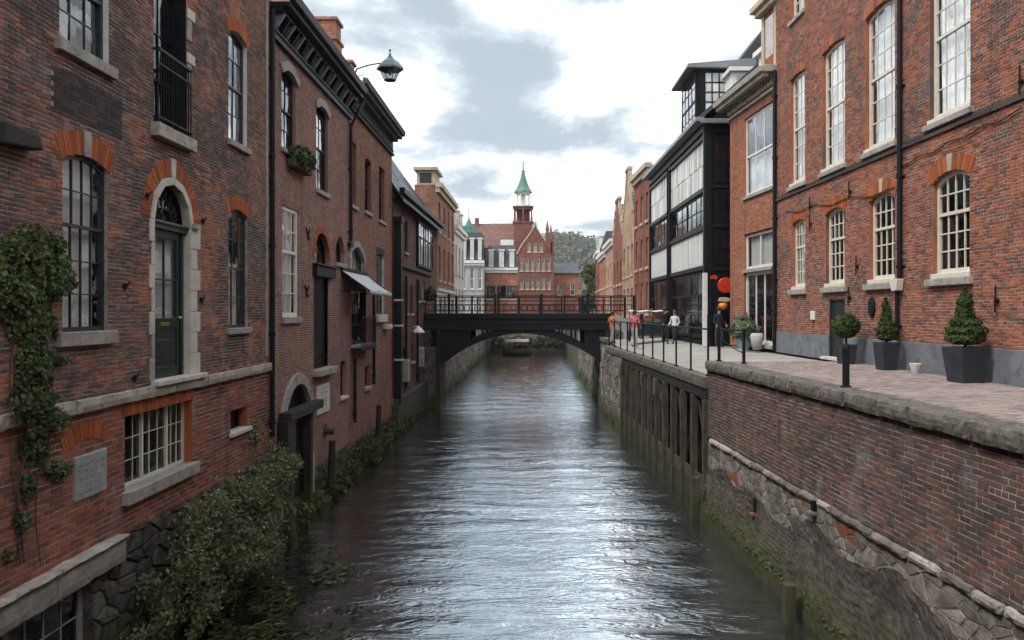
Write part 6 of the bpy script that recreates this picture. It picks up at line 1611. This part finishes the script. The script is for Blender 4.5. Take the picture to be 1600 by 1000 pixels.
topiary((8.62, 15.75, 4.3), .62, .70, 'cone', 1.1, .38, 'tallest two-tier clipped shrub in dark planter under last window', .15)
topiary((8.55, 19.1, 4.3), .46, .66, 'cone', 1.0, .25, 'narrow two-tier clipped shrub in planter beside downpipe', .1)
topiary((8.45, 21.3, 4.3), .44, .52, 'ball', .86, .36, 'round ball shrub in grey planter before plank cellar door', .05)
# small white stone and rubble scraps by the plinth
m = MB(); m.lathe(0, 0, [(.08, 0), (.14, .22), (.12, .23), (.07, .04)], 10); o = m.build('flower_pot', M_STONEW); o.location = (8.72, 18.0, 4.3); tag(o, 'small empty white pot against grey plinth between two planters', 'pot')
# plants by the shop window
sp = empty('potted_plant', (8.15, 30.4, 4.28)); tag(sp, 'spreading grey-green plant in pot below the white shop window', 'plant')
m = MB(); m.lathe(0, 0, [(.2, 0), (.32, .4), (.28, .41), (.2, .1)], 12); m.build('pot', M_rough('blue glazed pot', (.22, .34, .35), .2), sp)
P, N_ = blob_points((0, 0, .75), (.5, .5, .5), 500, .3); leaves('crown', M_leaf('grey leaves', [(.08, .13, .07), (.16, .2, .13), (.05, .09, .04)]), P, N_, .16, sp, long=2.6)
o_ = MB(); o_.lathe(0, 0, [(.16, 0), (.26, .5), (.2, .62), (.14, .6)], 12); o = o_.build('urn', M_rough('pale urn', (.42, .44, .43), .2), smooth=True); o.location = (8.42, 29.6, 4.28); tag(o, 'pale urn standing between the downpipe and shop window plant', 'urn')

# ---- window box under the pinkish house's upper window
wbx = empty('window_box', (-6.5, 0, 0)); p = F2.at(462, 268); wp = F2.world(p[0], 0, p[1]); wbx.location = wp
tag(wbx, 'window box with trailing green plant on pinkish brick wall', 'planter')
m = MB(); m.box(.02, .26, -.9, .75, 0, .2); m.build('box', M_WOOD, wbx, bevel=.01)
P, N_ = blob_points((.2, -.05, .34), (.28, .98, .32), 1500, .3); leaves('crown', ML_IVY, P, N_, .085, wbx)

# ---- ivy on the near house
iv = empty('ivy', (-6.5, 10.3, 2.6)); tag(iv, 'ivy climbing and trailing down the near brick house', 'ivy')
P = []; N_ = []; stems = MB()
def ivy_blob(px, py, rx, ry, n, out=.16):
    for _ in range(int(n * 1.25)):
        a = random.uniform(0, 6.28); q = random.random() ** .6 * (1 + .35 * noise.noise(Vector((math.cos(a) * 1.8 + px, math.sin(a) * 1.8 + py, 0)))); u, z = F1.at(px + rx * q * math.cos(a), py + ry * q * math.sin(a))
        w = F1.world(u, -.02 - (.11 if 4.1 < z < 4.6 else 0) - abs(random.gauss(0, out * .6)) * max(.15, 1.1 - q), z); P.append((w.x + 6.5, w.y - 10.3, w.z - 2.6)); N_.append((1, -.2, .35))
for a in ((30, 400, 45, 45, 800, .2), (70, 430, 40, 45, 900, .22), (20, 460, 45, 55, 900, .22), (75, 385, 25, 22, 260, .1), (45, 505, 40, 40, 600, .16), (-20, 430, 40, 70, 500, .2),
          (50, 570, 30, 40, 420, .12), (88, 563, 18, 8, 60, .08), (45, 620, 30, 35, 380, .12), (60, 655, 38, 22, 300, .1), (20, 640, 22, 22, 160, .1), (50, 700, 25, 28, 240, .1), (85, 735, 26, 16, 130, .08),
          (40, 760, 12, 26, 90, .06), (30, 815, 14, 20, 60, .06), (10, 870, 12, 12, 25, .05), (95, 430, 12, 30, 160, .06)): ivy_blob(*a)
leaves('foliage', ML_IVY, P, N_, .06, iv, jitter=.7, long=1.2)
for k in range(5):
    pts = []; x = 30 + k * 9
    for py in range(880, 360, -60):
        x += random.uniform(-16, 16); u, z = F1.at(max(4, min(90, x - (py - 600) * .05)), py); w = F1.world(u, -.03, z); pts.append((w.x + 6.5, w.y - 10.3, w.z - 2.6))
    stems.tube(pts, [.008] * (len(pts) - 1) + [.004], 5)
stems.build('stem', M_WOOD, iv, kind='stuff')

# ---- bush at the foot of the near house
bu = empty('bush', (-6.3, 15.5, 0.2)); tag(bu, 'large overgrown bush hanging over water below the near house', 'bush')
P = []; N_ = []
for (x, y, z, rx, ry, rz_, n) in ((-6.2, 18.7, 2.05, .4, .55, .6, 900), (-6.05, 17.8, 1.7, .5, .7, .65, 1500), (-5.95, 16.8, 1.6, .6, .8, .7, 2000), (-5.95, 15.8, 1.55, .65, .8, .75, 2200), (-6.05, 14.8, 1.25, .6, .75, .65, 1800), (-6.1, 13.9, .95, .5, .7, .55, 1300),
                                  (-6.15, 13.1, .6, .4, .6, .45, 800), (-5.75, 16.2, .9, .6, .9, .55, 1500), (-5.8, 17.4, .95, .5, .8, .6, 1200), (-5.85, 15.0, .6, .5, .8, .45, 1100), (-6.2, 18.6, 1.2, .4, .6, .6, 700), (-6.3, 12.5, .35, .25, .5, .3, 350)):
    for s in range(7):
        a = rng.normal(0, .6, 3); c_ = np.array((x + 6.3 + a[0] * rx, y - 15.5 + a[1] * ry, max(.0, z - .2 + a[2] * rz_))); d = rng.normal(0, 1, (n * 5 // 14, 3)) * np.array((rx, ry, rz_)) * rng.uniform(.12, .34)
        t_ = rng.uniform(0, 1, (len(d), 1)) ** 3 * np.array([[.25, .1, .35]]) * rng.uniform(-.3, 1, 3); P.append(np.maximum(c_ + d + t_, (-.15, -9, -.15))); N_.append(d * 2 + (0.3, -.2, .6))
leaves('foliage', ML_BUSH, np.concatenate(P), np.concatenate(N_), .05, bu, jitter=1.0)
m = MB()
for k in range(26):
    y = random.uniform(-2.6, 3.0); z = random.uniform(.5, 2.0); m.tube([(-.15, y + random.uniform(-.4, .4), -.1), (.1, y + random.uniform(-.2, .2), z * .5), (.3 + random.uniform(-.2, .3), y + random.uniform(-.5, .5), z)], [.03, .02, .006], 5)
m.build('stem', M_WOOD, bu, kind='stuff')
# weeds along the waterline of the left houses
P = []; N_ = []
for k in range(230):
    y = 20.5 + 26 * random.random() ** 1.1; big = math.exp(-((y - 31) / 5) ** 2); h = .15 + random.random() * (.25 + .8 * big)
    p, d = blob_points((-6.38 + random.uniform(-.05, .25 + .25 * big), y, h * random.random()), (.2, .35, .22), 46, .2); p[:, 2] = np.maximum(p[:, 2], .0); P.append(p); N_.append(d)
o = leaves('bank_weeds', ML_MOSS, np.concatenate(P), np.concatenate(N_), .085); tag(o, 'weeds and moss along the waterline of the left-bank houses', 'weeds', kind='stuff')
m = MB(); vs = []; n = 90
for i in range(n + 1):
    y = 11 + 36 * i / n; q = .25 + .3 * math.exp(-((y - 31) / 6) ** 2) + random.uniform(-.06, .06)
    vs += [(-6.6, y, .5 + random.uniform(-.1, .1)), (-6.5 + q * .5, y, .22 + random.uniform(-.05, .05)), (-6.5 + q, y, -.3)]
m.add(vs, [(i * 3 + j, (i + 1) * 3 + j, (i + 1) * 3 + j + 1, i * 3 + j + 1) for i in range(n) for j in range(2)]); o = m.build('mud_bank', M_MOSS, smooth=True); tag(o, kind='structure')
P = np.stack([rng.normal(-4.75, .62, 1500), rng.normal(15.2, 1.5, 1500), rng.uniform(.012, .05, 1500)], 1)
k = noise_mask = np.array([noise.noise(Vector((p[0] * 1.1, p[1] * .9, 3.0))) for p in P]) > -.02
P = P[k]; o = leaves('water_weed', ML_WEED, P, np.tile([[0, 0, 1.0]], (len(P), 1)), .085, jitter=.06, long=2.2); tag(o, 'green weed floating on water near the bush', 'weed', kind='stuff')
for (x, y, a, zt, lab) in ((-6.02, 20.0, -.16, 1.25, 'leaning black timber post in front of the water gate'), (-6.2, 24.6, .02, 1.7, 'upright black timber post beside the outlet pipe wall'), (-6.1, 31.5, .03, 2.0, 'upright post among weeds below the awning')):
    m = MB(); m.tube([(0, 0, -1), (0, 0, zt * .5), (0, 0, zt)], [.13, .12, .1], 9); o = m.build('mooring_post', M_TIMB); o.location = (x, y, 0); o.rotation_euler = (a * .4, a, 0); tag(o, lab, 'post', 'posts standing in the water')

# ---- people
def person(loc, h, rz, top, legs, hair, label, step=.12, arm=.2, skinc=(0.42, 0.25, 0.18)):
    root = empty('person', loc, rz); tag(root, label, 'person'); k = h / 1.75
    J = [((0, 0, .95), .135), ((0, .01, 1.15), .13), ((0, .0, 1.36), .145), ((0, 0, 1.5), .055), ((0, -.01, 1.58), .075), ((0, -.015, 1.68), .092), ((0, 0, 1.74), .06)]
    E = [(i, i + 1) for i in range(6)]
    for s in (-1, 1):
        b = len(J); f = step * s
        J += [((s * .09, 0, .9), .095), ((s * .1, -f * .8, .5), .062), ((s * .1, -f * .3 + abs(f) * .3, .1), .042), ((s * .1, -f * .3 + abs(f) * .3 - .05, .04), .042), ((s * .105, -f * .3 + abs(f) * .3 - .17, .03), .032)]
        E += [(0, b), (b, b + 1), (b + 1, b + 2), (b + 2, b + 3), (b + 3, b + 4)]
        b = len(J); J += [((s * .19, 0, 1.42), .06), ((s * .25, .03, 1.14), .045), ((s * .25, -arm, .93 + arm * .5), .034), ((s * .25, -arm - .03, .85 + arm * .5), .035), ((s * .25, -arm - .05, .78 + arm * .5), .02)]
        E += [(2, b), (b, b + 1), (b + 1, b + 2), (b + 2, b + 3), (b + 3, b + 4)]
    me = bpy.data.meshes.new('body'); me.from_pydata([tuple(c * k for c in j[0]) for j in J], E, []); o = bpy.data.objects.new('body', me); COL.objects.link(o)
    sk = o.modifiers.new('skin', 'SKIN'); o.modifiers.new('sub', 'SUBSURF').levels = 2
    for i, (_, rad) in enumerate(J): me.skin_vertices[0].data[i].radius = (rad * k, rad * k * (.8 if i < 3 else 1)); me.skin_vertices[0].data[i].use_root = i == 0
    dg = bpy.context.evaluated_depsgraph_get(); nm = bpy.data.meshes.new_from_object(o.evaluated_get(dg)); bpy.data.objects.remove(o)
    o = bpy.data.objects.new('body', nm); link(o, root); nm.materials.clear()
    for c_ in (skinc, top, legs, (0.02, 0.018, 0.016)): nm.materials.append(M_plain('cloth', c_, .8, .2))
    for p in nm.polygons:
        c = p.center / k; p.use_smooth = True
        if c.z > 1.5: p.material_index = 0
        elif abs(c.x) > .17 and c.z < .97 + arm * .5 - .06 and c.y < .0: p.material_index = 0
        elif c.z < .09: p.material_index = 3
        elif c.z < .96 and abs(c.x) < .2: p.material_index = 2
        else: p.material_index = 1
    m = MB(); m.lathe(0, .012 * k, [(.1 * k, 1.62 * k), (.108 * k, 1.7 * k), (.09 * k, 1.77 * k), (.04 * k, 1.8 * k), (.005, 1.805 * k)], 12); m.build('hair', M_plain('hair', hair, .6), root, smooth=True)
    m = MB()
    for s in (-1, 1): m.lathe(s * .035 * k, -.092 * k, [(.002, 1.655 * k), (.011 * k, 1.66 * k), (.002, 1.667 * k)], 6)
    m.lathe(0, -.105 * k, [(.014 * k, 1.615 * k), (.006 * k, 1.65 * k)], 6); m.build('face', M_plain('face feature', (.2, .1, .08)), root)
    return root
person((4.98, 38.2, 4.0), 1.72, 2.8, (0.55, 0.12, 0.14), (0.42, 0.4, 0.4), (.05, .03, .02), 'person in pink top and pale trousers walking by the railing')
person((6.62, 39.2, 4.12), 1.74, .4, (0.02, 0.02, 0.025), (0.03, 0.03, 0.04), (.02, .015, .01), 'person in black coat standing at the market cart')
person((6.98, 38.6, 4.12), 1.62, -.6, (0.6, 0.58, 0.56), (0.05, 0.055, 0.08), (.08, .05, .03), 'person in white top standing beside the one in black')
person((6.4, 46.2, 4.13), 1.72, 1.2, (0.03, 0.045, 0.08), (0.03, 0.03, 0.035), (.04, .03, .02), 'person in navy jacket at the foot of bridge ramp')
person((7.05, 46.5, 4.15), 1.68, -1.0, (0.16, 0.07, 0.04), (0.04, 0.045, 0.06), (.1, .06, .03), 'person in brown jacket at the foot of bridge ramp')

person((4.35, 42.6, 4.0), 1.7, 2.4, (0.5, 0.16, 0.06), (0.3, 0.27, 0.25), (.07, .045, .03), 'person in orange top leaning at railing beside the bridge end', arm=.3)
person((7.95, 33.6, 4.2), 1.66, .3, (0.02, 0.025, 0.04), (0.05, 0.05, 0.055), (.02, .015, .01), 'person in dark clothes standing below the red sign')
# ---- dark market cart with a pale flat top
ct = empty('market_cart', (6.1, 41.2, 4.1), .05); tag(ct, 'dark market cart with pale flat canopy behind the group of people', 'cart')
M_TEAL = M_plain('dark teal boards', (0.014, 0.026, 0.03), .6, .3)
for k in range(7):
    m = MB(); x = -.85 + k * .245; m.box(x, x + .235, -.02, .02, .35, 1.0); m.build('board', M_TEAL, ct)
m = MB(); m.box(-.86, .86, .021, 1.1, .35, .97); m.box(-.9, .9, -.06, 1.14, .97, 1.03); m.build('counter', M_TEAL, ct, bevel=.01)
for x in (-.8, .8):
    for y in (.05, 1.05): m = MB(); m.tube([(x, y, 1.0), (x, y, 1.6)], .025, 6); m.build('canopy_pole', M_BLACKM, ct)
m = MB(); vs = []
for i in range(9):
    x = -1.0 + i * .25
    for j in range(5): vs.append((x, -.2 + j * .38, 1.62 + .03 * math.sin(i * 2.1) + .05 * (1 - abs(j - 2) / 2)))
m.add(vs, [(i * 5 + j, (i + 1) * 5 + j, (i + 1) * 5 + j + 1, i * 5 + j + 1) for i in range(8) for j in range(4)]); cv = m.build('canopy', M_CANVAS, ct); sd = cv.modifiers.new('thick', 'SOLIDIFY'); sd.thickness = .02
for x in (-.7, .7):
    m = MB(); m.lathe(0, 0, [(.05, -.03), (.32, -.03), (.34, 0), (.32, .03), (.05, .03)], 18); w_ = m.build('wheel', M_BLACKM, ct); w_.rotation_euler = (0, R(90), 0); w_.location = (x * 1.32, .5, .34)
for k, c_ in enumerate(((0.4, 0.06, 0.04), (0.35, 0.3, 0.08), (0.45, 0.4, 0.36))):
    m = MB(); m.prismx([(.1, 1.035), (.5, 1.035), (.55, 1.2), (.05, 1.2)], -.7 + k * .5, -.3 + k * .5); m.build('tray', M_plain('goods', c_), ct)

# ================================================================== HAZE
hz = MB(); hz.box(-880, 880, -220, 920, -2.4, 95)
s_ = NT('haze air'); pv = s_.n('ShaderNodeVolumePrincipled'); pv.inputs['Color'].default_value = (0.86, 0.92, 1.0, 1); pv.inputs['Density'].default_value = 0.0002; pv.inputs['Anisotropy'].default_value = 0.2
s_.l(pv.outputs[0], s_.out.inputs['Volume'])
tag(hz.build('haze', s_.m), 'pale damp air over the town', 'haze', kind='stuff')
